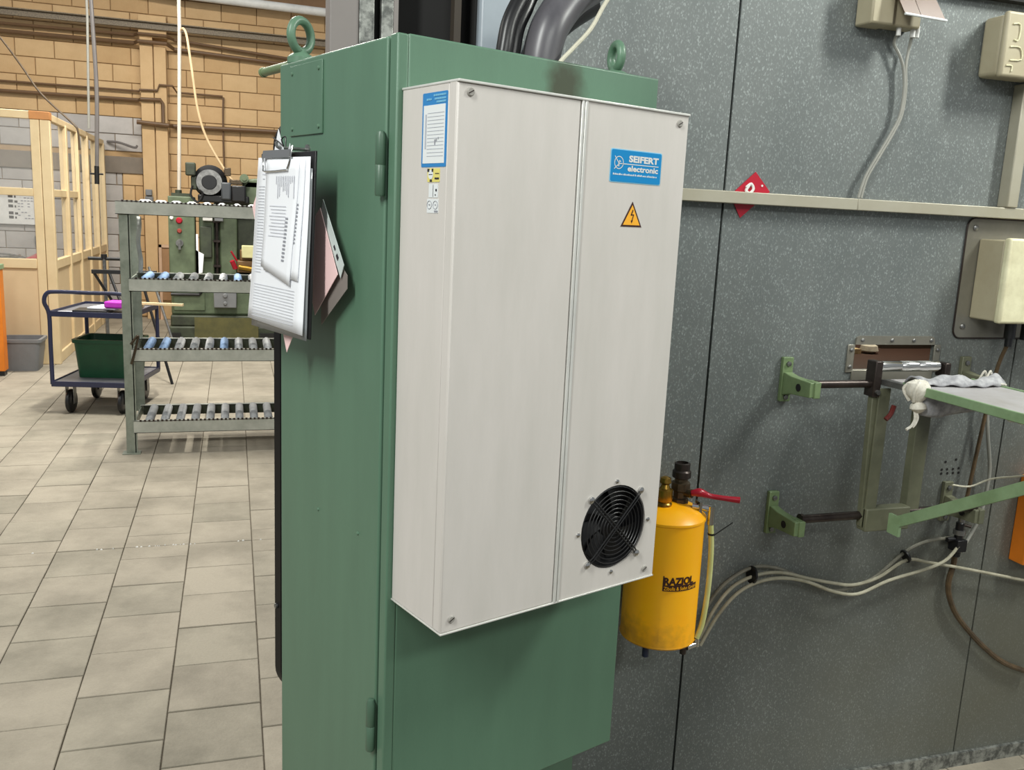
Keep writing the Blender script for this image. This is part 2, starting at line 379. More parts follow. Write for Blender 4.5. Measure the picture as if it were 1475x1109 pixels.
# pilaster of two strips
trim = solo('trim_1', MB().box(-1.27, -1.095, YB - .22, YB, 0, 4.12).box(-1.08, -.915, YB - .22, YB, 0, 4.0).box(-1.095, -1.08, YB - .16, YB, 0, 4.0).box(-1.28, -.9, YB - .24, YB, 4.12, 4.42), brick_y[1], kind='structure', bevel=.012)
# services on that wall
solo('steel_beam', MB().box(-3.6, 1.6, YB - .30, YB - .24, 4.22, 4.30).box(-3.6, 1.6, YB - .36, YB - .24, 4.30, 4.315), steelbeam, 'long speckled grey steel beam running high along the ochre block wall', 'beam', bevel=.004)
solo('wall_pipe', MB().tube([(-3.6, YB - .1, 4.13), (-1.35, YB - .1, 4.15), (-1.28, YB - .26, 4.15), (-.9, YB - .26, 4.15), (-.8, YB - .1, 4.13), (1.6, YB - .1, 3.97)], .022, smooth=1, n=8), pipe_br, 'thin brown pipe just under the steel beam on the block wall', 'pipe', 'pipes on the block wall')
solo('wall_pipe', MB().tube([(-3.6, YB - .1, 4.03), (-1.35, YB - .1, 4.04), (-1.28, YB - .28, 4.04), (-.9, YB - .28, 4.04), (-.8, YB - .1, 4.0), (1.6, YB - .1, 3.9)], .028, smooth=1, n=8), pipe_br, 'lower and thicker of the two brown pipes under the steel beam', 'pipe', 'pipes on the block wall')
solo('wall_pipe', MB().tube([(-3.6, YB - .06, 3.36), (-1.3, YB - .06, 3.37), (-1.28, YB - .26, 3.37), (-1.04, YB - .26, 3.38), (-1.01, YB - .26, 3.46), (-.83, YB - .26, 3.46), (-.78, YB - .08, 3.39), (-.13, YB - .06, 3.39)], .016, smooth=1, n=8), pipe_br, 'thin brown conduit that ends right of the pilaster after a square jog', 'pipe', 'pipes on the block wall')
solo('wall_pipe', MB().tube([(-3.6, YB - .09, 3.22), (-1.32, YB - .09, 3.24), (-1.26, YB - .27, 3.24), (-1.0, YB - .27, 3.25), (-.97, YB - .27, 3.2), (-.97, YB - .27, 2.9)], .026, smooth=1, n=8), pipe_br, 'dark brown pipe crossing the pilaster and turning down beside it', 'pipe', 'pipes on the block wall')
solo('wall_pipe', MB().tube([(-1.33, YB - .3, 2.91), (-.9, YB - .3, 2.89), (-.84, YB - .1, 2.9), (1.6, YB - .1, 2.94)], .032, smooth=1, n=8), pipe_br, 'brown pipe leading right from the pilaster at the height of the pale blocks', 'pipe', 'pipes on the block wall')
solo('wall_pipe', MB().tube([(-2.6, YB - .34, 4.83), (-.66, YB - .34, 4.73), (1.6, YB - .34, 4.70)], .062, smooth=1, n=14), white, 'thick white pipe at the very top of the block wall', 'pipe', 'pipes on the block wall')
for nm, x, z in (('wall_hook', -1.75, 2.61),):
    solo(nm, MB().tube([(x - .02, YB - .03, z + .01), (x + .15, YB - .12, z), (x + .36, YB - .16, z - .06), (x + .4, YB - .14, z - .03)], .018, n=6), pipe_gr, 'grey bent hook sticking out of the pale blocks beside the pilaster', 'hook')
solo('downpipe', MB().tube([(-1.735, 13, 4.7), (-1.735, 13, 4.03), (-1.77, 13, 2.67)], .016, smooth=1, n=8), cableg, 'thin pale conduit hanging in front of the block wall beside a darker one', 'conduit')
t = thing('hanging_cable', 'dark grey thick cable hanging from the roof with a coupling at its end', 'cable', (-1.69, 13, 1.95))
part('cable', MB().tube([(-1.70, 13, 4.7), (-1.68, 13, 4.04), (-1.66, 13, 3.2), (-1.68, 13, 2.55), (-1.695, 13, 2.15)], .026, n=8), pipe_gr, t)
part('coupling', MB().cyl((-1.695, 13, 2.2), (-1.7, 13, 1.97), .03).cyl((-1.78, 13, 2.1), (-1.62, 13, 2.1), .012), blackm, t)
solo('hanging_cable', MB().tube([(-2.9, 10.9, 4.2), (-2.32, 11, 3.41), (-2.12, 11, 3.12), (-1.95, 11, 2.86), (-1.66, 11, 2.58), (-1.61, 11, 2.50), (-1.60, 11, 2.3)], .011, n=8), hose_b, 'dark thin cable slanting down to the corner of the glazed booth', 'cable')
t = thing('supply_conduit', 'white vertical conduit dropping from the roof to the green machine', 'conduit', (-.66, 12.6, 1.8))
part('tube', MB().tube([(-.62, 12.6, 5.2), (-.62, 12.6, 3.94), (-.67, 12.6, 1.9)], .024, n=10, smooth=1), mat('aged_white', (206, 196, 180), .5), t)
solo('looped_cable', MB().tube([(-.60, 12.55, 3.92), (-.57, 12.5, 3.93), (-.53, 12.45, 3.84), (-.48, 12.4, 3.48), (-.41, 12.4, 2.94), (-.29, 12.4, 2.56), (-.04, 12.35, 2.14), (.06, 12.3, 2.05)], .015, n=8), mat('tan_cable', (206, 178, 138), .5), 'cream cable looping down from the white conduit to the motor', 'cable')
solo('vertical_wire', MB().tube([(-.12, YB - .05, 3.38), (-.13, YB - .05, 2.9), (-.11, YB - .05, 1.9)], .014, n=6), pipe_br, 'thin vertical brown conduit behind the machine motor on the block wall', 'conduit')
solo('socket_box', MB().box(-1.25, -1.14, YB - .3, YB - .225, 1.7, 1.85).box(-1.24, -1.15, YB - .32, YB - .225, 1.86, 1.95), bin_g, 'small grey switch box on the pilaster beside the rack', 'switch box', bevel=.01)
t = thing('door_frame', 'narrow pale pink frame leaning at the foot of the pilaster behind the rack', 'frame', (-.95, YB - .26, 0))
part('frame', MB().box(-1.08, -1.04, YB - .29, YB - .24, 0, 1.14).box(-1.08, -.7, YB - .29, YB - .24, 1.10, 1.14), mat('pale_pink_steel', (204, 170, 140), .5), t)
part('panel', MB().box(-1.04, -.7, YB - .27, YB - .24, .3, 1.10), mat('brown_board', (160, 122, 84), .6), t)

# ---------------------------------------------------------------- glazed booth
t = thing('glazed_booth', 'cream timber booth with glazed upper walls standing against the block wall', 'booth', (-3.0, 10.6, 0))
def bp(nm, x0, x1, y0, y1, z0, z1, mt=boothw, bev=.006): return part(nm, MB().box(x0, x1, y0, y1, z0, z1), mt, t, bevel=bev)
bp('post', -1.985, -1.90, 10.50, 10.58, 0, 2.56); bp('post', -1.895, -1.80, 10.50, 10.58, 0, 2.56)
part('post_cap', MB().box(-1.99, -1.795, 10.49, 10.60, 2.56, 2.64), timber_end, t, bevel=.004, label='orange-brown timber end')
bp('rail', -3.6, -1.985, 10.50, 10.57, 2.56, 2.64); bp('rail', -3.6, -1.985, 10.50, 10.57, 1.78, 1.86); bp('rail', -3.6, -1.985, 10.49, 10.57, 1.03, 1.13)
bp('board', -3.6, -1.985, 10.52, 10.55, .12, 1.03, boothp, 0); bp('rail', -3.6, -1.985, 10.50, 10.57, 0, .12)
for y in (11.45, 12.25, 13.05, 13.85, 14.6): bp('post', -1.88, -1.80, y, y + .09, 0 if y < 14 else 0, 2.58)
bp('rail', -1.87, -1.81, 10.58, 14.7, 2.56, 2.63); bp('rail', -1.87, -1.81, 10.58, 14.7, 1.02, 1.12); bp('rail', -1.87, -1.82, 10.58, 12.3, 1.78, 1.86); bp('rail', -1.87, -1.81, 10.58, 14.7, 0, .12)
bp('board', -1.85, -1.83, 10.58, 14.7, .12, 1.02, boothp, 0)
for z0, z1 in ((1.86, 2.56), (1.13, 1.78)): part('pane', MB().box(-3.6, -1.985, 10.53, 10.536, z0, z1), glass, t)
ys = [10.58, 11.45, 12.25, 13.05, 13.85, 14.6]
for a, b_ in zip(ys[:-1], ys[1:]): part('pane', MB().box(-1.843, -1.838, a + .09 if a > 11 else a, b_, 1.12, 2.56), glass, t)
# things inside the booth
t = thing('notice_board', 'white paper chart pinned on the wall inside the booth', 'chart', (-2.9, 14.7, 1.35))
part('sheet', MB().box(-3.35, -2.6, 14.74, 14.76, 1.36, 1.80), white, t)
mb = MB(); random.seed(5)
for j in range(9):
    for i in range(9):
        if random.random() < .6: x = -3.0 + i * .043; z = 1.40 + j * .042; mb.box(x, x + .03, 14.735, 14.741, z, z + .014)
part('print', mb, ink, t, smooth=False, kind='stuff')
mb = MB()
for j, zz in enumerate((1.74, 1.67, 1.60, 1.50, 1.44)): mb.box(-3.12, -3.06, 14.735, 14.741, zz, zz + .04).box(-3.04, -3.02 + .02 * (j % 2), 14.735, 14.741, zz, zz + .03)
part('print', mb, ink_d, t, smooth=False, kind='stuff')
solo('wall_socket', MB().box(-2.80, -2.66, YB - .06, YB, 1.08, 1.2).box(-2.78, -2.74, YB - .075, YB - .05, 1.11, 1.17).box(-2.72, -2.68, YB - .075, YB - .05, 1.11, 1.17), bin_g, 'grey double socket on the wall inside the booth', 'socket', bevel=.004)
t = thing('work_table', 'low grey work table inside the booth behind the front boards', 'table', (-2.9, 13.6, 0))
part('tabletop', MB().box(-3.6, -2.1, 13.2, 14.1, .86, .9), bin_g, t)
for x in (-3.5, -2.2):
    for y in (13.3, 14.0): part('leg', MB().box(x - .025, x + .025, y - .025, y + .025, 0, .86), blackm, t)
solo('red_cloth', MB().grid(lambda u, v: (-2.72 + .5 * u, 13.25 + .5 * v, .905 + .14 * math.sin(PI * u) * (.5 + .5 * math.sin(PI * v)) + .012 * math.sin(9 * u + 5 * v)), 12, 8), red, 'crimson cloth heaped on the table inside the booth', 'cloth', solid=.01)
solo('pipe_bundle', MB().tube([(-3.5, 13.4, .97), (-3.0, 13.5, 1.0), (-2.6, 13.6, .93)], .015, n=6).tube([(-3.5, 13.6, .95), (-2.9, 13.55, .95), (-2.75, 13.5, .98)], .02, n=6), steel, 'grey rods lying on the table inside the booth', 'rods')
t = thing('orange_cabinet', 'orange panel with green top edge at the left edge beside the grey bin', 'panel', (-2.45, 10.0, 0))
part('panel', MB().box(-2.75, -2.19, 9.8, 9.95, 0.05, 1.06), orange, t, bevel=.008)
part('top_edge', MB().box(-2.76, -2.18, 9.79, 9.96, 1.06, 1.11), brightgreen, t, bevel=.006, label='green top edge')
part('foot', MB().box(-2.74, -2.2, 9.82, 9.93, 0, .05), blackm, t)

# grey bin
def tub(mb, cx, cy, z, w, d, h, taper, th, rim, rot=0.):
    def ring(ww, dd, zz, r):
        return [(cx + x * math.cos(rot) - y * math.sin(rot), cy + x * math.sin(rot) + y * math.cos(rot), zz) for x, y in rrect(-ww/2, ww/2, -dd/2, dd/2, r, 4)]
    prof = [(taper, 0), (1, h - rim), (1 + .06, h - rim), (1 + .06, h), (1 - th, h), (taper - th, th * .3)]
    rings = [ring(w * s_, d * s_, z + zz, .04) for s_, zz in prof]; n = len(rings[0]); k = len(rings)
    v = [p for r in rings for p in r]
    f = [(j * n + i, j * n + (i + 1) % n, (j + 1) * n + (i + 1) % n, (j + 1) * n + i) for j in range(k - 1) for i in range(n)] + [tuple(range(n))[::-1], tuple(range((k - 1) * n, k * n))]
    return mb.add(v, f)
solo('grey_bin', tub(MB(), -2.17, 10.25, 0, .50, .36, .33, .86, .06, .03), bin_g, 'grey plastic bin standing on the floor before the booth', 'bin')

# ---------------------------------------------------------------- trolley
TR = -.2
t = thing('platform_trolley', 'navy tube two-deck trolley on four black casters behind the rack', 'trolley', (-1.06, 8.35, 0), TR)
WX, WY = .31, .40
part('deck', MB().box(-WX, WX, -WY, WY, .255, .275), deckg, t, bevel=.004, local=True)
part('deck_edge', MB().box(-WX - .012, WX + .012, -WY - .012, -WY, .24, .285).box(-WX - .012, WX + .012, WY, WY + .012, .24, .285).box(-WX - .012, -WX, -WY, WY, .24, .285).box(WX, WX + .012, -WY, WY, .24, .285), navy, t, bevel=.003, local=True)
part('shelf', MB().box(-WX, WX, -WY, WY, .835, .85), deckg, t, local=True)
part('shelf_edge', MB().box(-WX - .012, WX + .012, -WY - .012, -WY, .825, .87).box(-WX - .012, WX + .012, WY, WY + .012, .825, .87).box(-WX - .012, -WX, -WY, WY, .825, .87).box(WX, WX + .012, -WY, WY, .825, .87), navy, t, bevel=.003, local=True)
for y, zt in ((-WY, 1.03), (WY, .88)):
    pts = [(-WX - .005, y, .26), (-WX - .005, y, .6), (-WX - .005, y, .84)]
    if zt > 1: pts += [(-WX - .03, y - .02, .94), (-WX - .01, y - .02, 1.01), (-WX + .06, y - .02, 1.03), (0, y - .02, 1.03), (WX - .06, y - .02, 1.03), (WX + .01, y - .02, 1.0), (WX + .02, y - .02, .94)]
    pts += [(WX + .005, y, .84), (WX + .005, y, .6), (WX + .005, y, .26)]
    if zt > 1: part('handle_frame', MB().tube(pts, .017, n=10, smooth=4), navy, t, local=True)
    else:
        for sx in (-1, 1): part('post', MB().cyl((sx * WX, y, .26), (sx * WX, y, .86), .017, n=10), navy, t, local=True)
for sx in (-1, 1):
    for sy in (-1, 1):
        x, y = sx * (WX - .1), sy * (WY - .1)
        c = part('caster', MB().box(x - .035, x + .035, y - .04, y + .04, .235, .255).box(x - .034, x - .028, y - .03, y + .03, .08, .24).box(x + .028, x + .034, y - .03, y + .03, .08, .24), steel, t, local=True)
        part('wheel', MB().lathe((x - .022, y, .10), (1, 0, 0), [(.05, 0), (.09, .003), (.1, .012), (.1, .032), (.09, .041), (.05, .044)], n=24), black, c, local=True)
def trl(x, y, z): return (-1.06 + x * math.cos(TR) - y * math.sin(TR), 8.35 + x * math.sin(TR) + y * math.cos(TR), z)
solo('green_crate', tub(MB(), -1.03, 8.36, .277, .50, .40, .33, .9, .05, .03, TR), crate_g, 'dark green plastic crate on the lower deck of the trolley', 'crate')
def trbox(x0, x1, y0, y1, z0, z1, a=0.):
    mb = MB().box(x0, x1, y0, y1, z0, z1); cx, cy = (x0 + x1) / 2, (y0 + y1) / 2
    mb.v = [trl(cx + (x - cx) * math.cos(a) - (y - cy) * math.sin(a), cy + (x - cx) * math.sin(a) + (y - cy) * math.cos(a), z) for x, y, z in mb.v]; return mb
solo('black_folder', trbox(-.15, .12, -.38, -.16, .852, .882, .1), blackm, 'black folder lying at the front of the trolley shelf', 'folder', bevel=.008)
solo('loose_papers', trbox(-.04, .2, -.30, -.04, .884, .896, -.15), paper, 'white papers lying over the black folder on the trolley', 'papers', bevel=.002)
solo('flat_parcel', trbox(-.02, .26, -.02, .3, .852, .885, .2), mat('tan_card', (206, 180, 140), .7), 'tan card tray behind the papers on the trolley shelf', 'tray', bevel=.004)
solo('magenta_packet', trbox(.10, .29, -.34, -.18, .9, .955, -.1), magenta, 'bright magenta packet on the trolley shelf behind the rack post', 'packet', bevel=.012)
solo('wood_strip', trbox(.16, .62, .1, .14, .888, .91, -.05), boothw, 'pale wooden strip jutting from the right side of the trolley shelf', 'stick', bevel=.002)
solo('white_sheet', trbox(-.29, -.12, -.38, -.25, .851, .855, .1), paper, 'white sheet at the left front corner of the trolley shelf', 'paper')

# folding stand behind trolley
t = thing('folding_stand', 'black folding stand with splayed legs behind the trolley', 'stand', (-1.15, 9.7, 0))
part('top_bar', MB().box(-1.34, -.74, 9.6, 9.64, 1.06, 1.1), blackm, t, bevel=.004)
for a, b_ in (((-1.32, 9.62, 1.07), (-1.05, 9.75, .55)), ((-1.18, 9.62, 1.07), (-.95, 9.3, .5)), ((-.9, 9.62, 1.07), (-.6, 9.3, .0)), ((-1.05, 9.75, .55), (-1.0, 9.75, 0)), ((-.95, 9.3, .5), (-.9, 9.3, 0))):
    part('leg', MB().cyl(a, b_, .014, n=8), blackm, t)
t = thing('pipe_stand', 'slim grey stand with a dark crossbar on top next to the booth', 'stand', (-1.24, 10.0, 0))
part('pole', MB().cyl((-1.26, 10, 0.02), (-1.27, 10, 1.2), .018, n=10), steel, t)
part('crossbar', MB().cyl((-1.42, 10, 1.185), (-1.08, 10, 1.185), .018, n=10).cyl((-1.27, 10, 1.19), (-1.27, 10, 1.23), .03, n=10), blackm, t)
part('base', MB().cyl((-1.26, 10, 0), (-1.26, 10, .02), .16, n=20), blackm, t)
solo('leaning_pipe', MB().cyl((-.98, 11.6, 1.0), (-.66, 11.1, .02), .016, n=8), steel, 'thin grey pipe leaning down to the floor left of the green machine', 'pipe')

# ---------------------------------------------------------------- green machine
t = thing('milling_machine', 'old green machine tool with control cabinet behind the roller rack', 'machine', (-.1, 12.3, 0))
cc = part('control_cabinet', MB().box(-.78, -.465, 12.1, 12.5, .88, 1.86), machine_g, t, bevel=.012)
for x, z, mt, r in ((-.65, 1.56, red, .04), (-.65, 1.43, mat('dull_red', (150, 60, 50), .5), .03), (-.74, 1.59, white, .025)):
    part('button', MB().lathe((x, 12.1, z), (0, -1, 0), [(r, 0), (r, .015), (r * .7, .03)], n=14), mt, cc)
part('rotary_switch', MB().cyl((-.65, 12.1, 1.28), (-.65, 12.06, 1.28), .045, n=16).box(-.665, -.635, 12.03, 12.07, 1.2, 1.33), steel, cc)
part('conduit_entry', MB().box(-.74, -.52, 12.15, 12.4, 1.86, 1.9).cyl((-.66, 12.28, 1.88), (-.66, 12.28, 1.94), .04), machine_d, cc)
part('base', MB().box(-.8, .9, 12.05, 13.0, 0, .22).box(-.78, .9, 12.08, 12.95, .22, .36), machine_d, t, bevel=.02)
part('chip_tray', MB().box(-.49, .3, 12.02, 12.05, .08, .34), machine_y, t, label='olive oil tray')
part('lower_body', MB().box(-.77, .9, 12.14, 12.9, .36, .88), machine_g, t, bevel=.03)
part('access_plate', MB().box(-.74, -.36, 12.12, 12.15, .42, .8), machine_g, t, bevel=.006)
part('cable_trunk', MB().tube([(-.77, 12.1, .63), (-.43, 12.1, .63), (-.41, 12.1, .65), (-.41, 12.1, .88)], .02, n=8, smooth=1), blackm, t)
part('junction_box', MB().box(-.25, .03, 12.02, 12.14, .47, .71).cyl((-.11, 12.02, .63), (-.11, 12.0, .63), .03).cyl((-.11, 12.02, .53), (-.11, 12.0, .53), .025), bin_g, t, bevel=.01)
part('column', MB().box(-.42, -.24, 12.2, 12.8, .86, 1.72).box(-.17, .05, 12.25, 12.8, .86, 1.85), machine_g, t, bevel=.02)
part('slideway', MB().box(-.24, -.17, 12.3, 12.8, .86, 1.8).box(.05, .9, 12.4, 12.85, .86, 1.9), machine_d, t, bevel=.01)
part('lead_screw', MB().cyl((-.205, 12.24, .9), (-.205, 12.24, 1.65), .018), dsteel, t)
for z in (.98, 1.3, 1.55): part('rod_clamp', MB().box(-.25, -.16, 12.2, 12.28, z, z + .03), dsteel, t)
part('slide_block', MB().box(-.41, -.26, 12.12, 12.25, 1.1, 1.5), machine_d, t, bevel=.015)
part('terminal_cover', MB().box(-.37, -.25, 12.08, 12.2, 1.57, 1.67), white, t, bevel=.008)
part('terminal_cover', MB().box(-.23, -.12, 12.08, 12.2, 1.57, 1.67), bin_g, t, bevel=.008)
part('vice_head', MB().box(.04, .36, 12.05, 12.35, .93, 1.08).box(.08, .36, 12.1, 12.35, 1.08, 1.22), mat('brown_cast', (120, 90, 52), .45), t, bevel=.012)
part('vice_jaw', MB().box(.10, .4, 12.0, 12.1, 1.12, 1.28), mat('pale_yellow_cast', (206, 202, 150), .5), t, bevel=.01)
part('vice_screw', MB().cyl((.06, 12.02, 1.0), (.34, 12.02, .96), .035), brass, t)
part('lever', MB().cyl((.04, 12.03, 1.08), (-.03, 12.0, 1.2), .012).cyl((.02, 12.03, .98), (-.02, 12.0, 1.08), .03), red, t)
motor = part('motor', MB().lathe((-.27, 12.05, 2.06), (0, 1, .0), [(.06, -.06), (.14, -.05), (.175, .0), (.205, .03), (.205, .36), (.15, .4)], n=28), blackm, t)
part('motor_ring', MB().lathe((-.28, 11.985, 2.05), (0, 1, 0), [(.105, 0), (.155, 0), (.155, .03), (.105, .03)], n=28), steel, motor, label='pale ring on the motor end')
part('motor_cap', MB().lathe((-.28, 11.975, 2.05), (0, 1, 0), [(.085, 0), (.1, .02)], n=24), black, motor)
part('terminal_box', MB().box(-.56, -.44, 12.0, 12.2, 2.12, 2.28).box(-.50, -.42, 12.05, 12.2, 1.95, 2.12), machine_d, t, bevel=.015)
part('motor_mount', MB().box(-.42, .2, 12.02, 12.3, 1.80, 1.9).box(-.02, .16, 11.98, 12.3, 1.82, 2.03), black, t, bevel=.02)
part('belt_guard', MB().box(-.14, -.02, 11.97, 12.25, 1.84, 2.06), mat('slate_paint', (66, 70, 74), .45), t, bevel=.02)
part('head', MB().box(.12, .9, 12.2, 12.8, 1.8, 2.1).ngon([(.1, 12.2, 2.0), (.2, 12.2, 2.12), (.5, 12.2, 2.16), (.5, 12.2, 2.0)], (0, .3, 0)), machine_g, t, bevel=.02)
part('valve_block', MB().box(-.04, .12, 12.02, 12.2, 2.04, 2.1).box(-.1, -.02, 12.0, 12.1, 2.14, 2.24), bronze, t, bevel=.008)
part('pipe_flange', MB().cyl((.14, 12.0, 2.12), (.14, 12.2, 2.12), .055).cyl((.14, 11.98, 2.12), (.14, 12.0, 2.12), .03), machine_g, t)
part('motor_cable', MB().tube([(-.48, 12.02, 2.0), (-.5, 12.0, 1.88), (-.42, 11.98, 1.8), (-.36, 11.98, 1.9), (-.40, 11.98, 1.95)], .014, n=6), black, t)
part('foot', MB().box(-.78, -.66, 11.99, 12.05, 0, .14), blackm, t); part('foot', MB().box(.32, .5, 11.99, 12.05, 0, .14), blackm, t)
# pale carton seen between machine parts
solo('paper_roll', MB().box(-.45, -.425, 12.0, 12.04, .9, 1.4).ngon([(-.45, 12.0, 1.2), (-.36, 12.0, 1.15), (-.38, 12.0, .92), (-.45, 12.0, .9)], (0, .03, 0)), paper, 'white strip of paper hanging beside the machine control cabinet', 'paper')

# ---------------------------------------------------------------- roller rack
t = thing('roller_rack', 'grey-green slotted steel rack with four levels of roller shelves', 'rack', (0, 6.95, 0))
RX0, RX1, RY0, RY1 = -.745, 1.02, 6.68, 7.2
def lpost(x, y, z0, z1, sx, sy):
    return part('post', MB().box(min(x, x + sx * .07), max(x, x + sx * .07), y - .004, y + .004, z0, z1).box(x - .003, x + .003, min(y, y + sy * .05), max(y, y + sy * .05), z0, z1), rackm, t)
lpost(RX0 + .0, RY0, 0, 1.70, 1, 1); lpost(RX0 + .01, RY1, .2, 1.70, 1, -1)
part('post', MB().box(RX0 + .055, RX0 + .062, RY0 - .004, RY0 + .05, 0, 1.7), rackm, t)
lpost(RX1, RY0, 0, 1.70, -1, 1); lpost(RX1, RY1, 0, 1.7, -1, -1)
part('foot_plate', MB().box(RX0 - .03, RX0 + .09, RY0 - .03, RY0 + .06, 0, .008), rackm, t)
part('foot_plate', MB().box(RX1 - .09, RX1 + .03, RY0 - .03, RY0 + .06, 0, .008), rackm, t)
levels = [.20, .72, 1.215, 1.74]
bl_idx = {(2, 0), (2, 1), (2, 6), (1, 0), (1, 5), (2, 3)}
for li, z in enumerate(levels):
    x0 = RX0 + (.05 if li < 3 else -.02)
    part('side_beam', MB().box(x0, RX1, RY0 - .02, RY0 - .016, z - .045, z + .045).box(x0, RX1, RY0 - .02, RY0 + .015, z - .045, z - .041).box(x0, RX1, RY0 - .02, RY0 + .01, z + .041, z + .045), rackb, t)
    part('side_beam', MB().box(x0, RX1, RY1 - .0, RY1 + .004, z - .03, z + .05).box(x0, RX1, RY1 - .03, RY1 + .004, z + .046, z + .05), rackb, t)
    part('end_beam', MB().box(x0, x0 + .01, RY0, RY1, z - .02, z + .04), rackm, t)
    part('inner_rail', MB().box(x0 + .02, RX1 - .02, RY1 - .012, RY1 - .004, z - .03, z + .036), machine_d, t)
    mb = MB()
    for i in range(60): x = x0 + .04 + i * .029; mb.box(x, x + .014, RY0 - .024, RY0 - .012, z + .040, z + .052)
    part('notched_strip', mb, dsteel, t, kind='stuff', smooth=False)
    for i in range(15):
        x = RX0 + .15 + i * .104; y0 = RY0 + .02; y1 = RY1 - .03; zz = z + (.032 if li < 3 else .032)
        mt = roller_b if (li, i) in ((2, 0), (2, 1), (1, 0), (1, 1), (1, 5), (2, 6)) else roller_g
        part('roller', MB().lathe((x, y0, zz), (0, 1, 0), [(.008, -.02), (.024, 0), (.03, .012), (.03, y1 - y0 - .012), (.024, y1 - y0), (.008, y1 - y0 + .01)], n=12), mt, t)
part('plastic_strip', MB().grid(lambda u, v: (RX0 + .085 + .03 * u + .006 * math.sin(9 * v), RY0 + .25 + .02 * math.sin(6 * v), 1.28 + .4 * v), 3, 16), mat('crumpled_film', (176, 180, 176), .25, bump=.6, bscale=40), t, solid=.004, label='crumpled clear film hanging between the posts')
solo('thin_chain', MB().tube([(RX0 + .05, RY0 - .03, .80), (RX0 + .10, RY0 - .03, .86), (RX0 + .07, RY0 - .03, .73), (RX0 + .05, RY0 - .035, .66)], .009, n=6), bronze, 'rusty bent wire tied to the left rack post at the third level', 'wire')

# ---------------------------------------------------------------- grey sheet-metal enclosure (right wall)
YW = 2.18
wall = solo('wall_right', MB().box(.56, 1.2, YW + .012, YW + .03, 0, 3.2).box(1.15, 1.69, YW + .012, YW + .03, 0, 3.2).box(2.1, 3.6, YW + .012, YW + .03, 0, 3.2).box(1.69, 2.1, YW + .012, YW + .03, 0, 1.36).box(1.69, 2.1, YW + .012, YW + .03, 1.51, 3.2), dark, kind='structure', origin=(0, YW, 0), smooth=False)
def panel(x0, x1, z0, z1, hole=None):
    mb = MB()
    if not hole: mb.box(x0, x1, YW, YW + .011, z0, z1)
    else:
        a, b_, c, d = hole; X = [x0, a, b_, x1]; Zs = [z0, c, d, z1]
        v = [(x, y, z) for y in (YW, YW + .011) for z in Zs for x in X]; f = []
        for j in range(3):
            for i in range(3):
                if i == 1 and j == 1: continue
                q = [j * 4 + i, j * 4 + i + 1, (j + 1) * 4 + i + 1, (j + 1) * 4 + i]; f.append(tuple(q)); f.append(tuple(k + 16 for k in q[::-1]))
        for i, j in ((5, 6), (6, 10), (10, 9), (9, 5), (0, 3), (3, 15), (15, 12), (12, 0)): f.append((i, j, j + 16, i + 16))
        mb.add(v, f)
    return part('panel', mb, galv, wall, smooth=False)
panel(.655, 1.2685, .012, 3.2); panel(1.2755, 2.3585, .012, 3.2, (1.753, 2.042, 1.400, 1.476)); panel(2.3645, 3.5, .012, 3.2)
part('bottom_strip', MB().box(.66, 3.5, YW - .012, YW, 0.0, .05), galv_s, wall)
part('top_edge', MB().box(1.9, 3.5, YW - .03, YW, 2.47, 2.56), dark, wall)
solo('trim_2', MB().box(.566, .655, YW - .015, YW + .02, 0, 3.2), paleblue, kind='structure', bevel=.01)
# column group left of the enclosure
t = thing('steel_column', 'grey steel column with galvanised lips rising behind the green cabinet', 'column', (.28, YW + .05, 0))
part('post', MB().box(.216, .283, YW, YW + .10, 0, 3.2), column_m, t, bevel=.003)
part('lip', MB().box(.283, .318, YW - .003, YW + .06, 0, 3.2), galv_s, t, bevel=.002)
part('lip', MB().box(.334, .362, YW - .003, YW + .06, 0, 3.2), galv_s, t, bevel=.002)
part('web', MB().box(.318, .334, YW + .03, YW + .06, 0, 3.2), dark, t); part('edge', MB().box(.362, .374, YW, YW + .06, 0, 3.2), column_m, t)
solo('trim_3', MB().box(.374, .62, YW + .08, YW + .1, 0, 3.2), dark, kind='structure')
solo('trim_4', MB().box(.517, .534, YW + .04, YW + .08, 0, 3.2), brown_dark, kind='structure')
# things behind the slot
solo('trim_5', MB().box(1.2, 3.2, 3.6, 3.62, .6, 2.4).box(1.2, 3.2, 2.22, 3.6, .6, .62).box(1.2, 3.2, 2.22, 3.6, 2.3, 2.32).box(1.2, 1.22, 2.22, 3.6, .6, 2.3).box(3.18, 3.2, 2.22, 3.6, .6, 2.3), mat('dark_interior', (60, 50, 42), .8), kind='structure')
solo('feed_table', MB().box(1.7, 2.9, 2.26, 3.1, 1.32, 1.36), woodbrown, 'brown feed table seen inside through the wall slot', 'table')
t = thing('pallet_piece', 'pale wooden pallet piece seen inside through the wall slot', 'pallet', (2.12, 2.76, 1.3605))
for z0, z1, y0 in ((1.3605, 1.378, 2.72), (1.388, 1.396, 2.76)): part('slat', MB().box(2.05, 2.22, y0, 2.80, z0, z1), boothw, t)
for x in (2.07, 2.13, 2.19): part('block', MB().box(x, x + .02, 2.76, 2.80, 1.378, 1.388), boothw, t)
solo('inside_bracket', MB().box(2.42, 2.9, 2.85, 2.9, 1.3605, 1.39), brown_dark, 'dark bar inside the wall slot', 'bar')
solo('pale_lump', MB().lathe((2.27, 2.74, 1.3605), (0, 0, 1), [(.02, 0), (.035, .01), (.03, .028), (.012, .036)], n=10), cordm, 'small pale lump inside the slot beside the slats', 'block')
l = area('slot_fill_light', (2.3, 2.7, 2.2), (2.2, 2.75, 1.3), .3, .3, 8, (1, .9, .7))  # unseen light added to brighten the space behind the slot
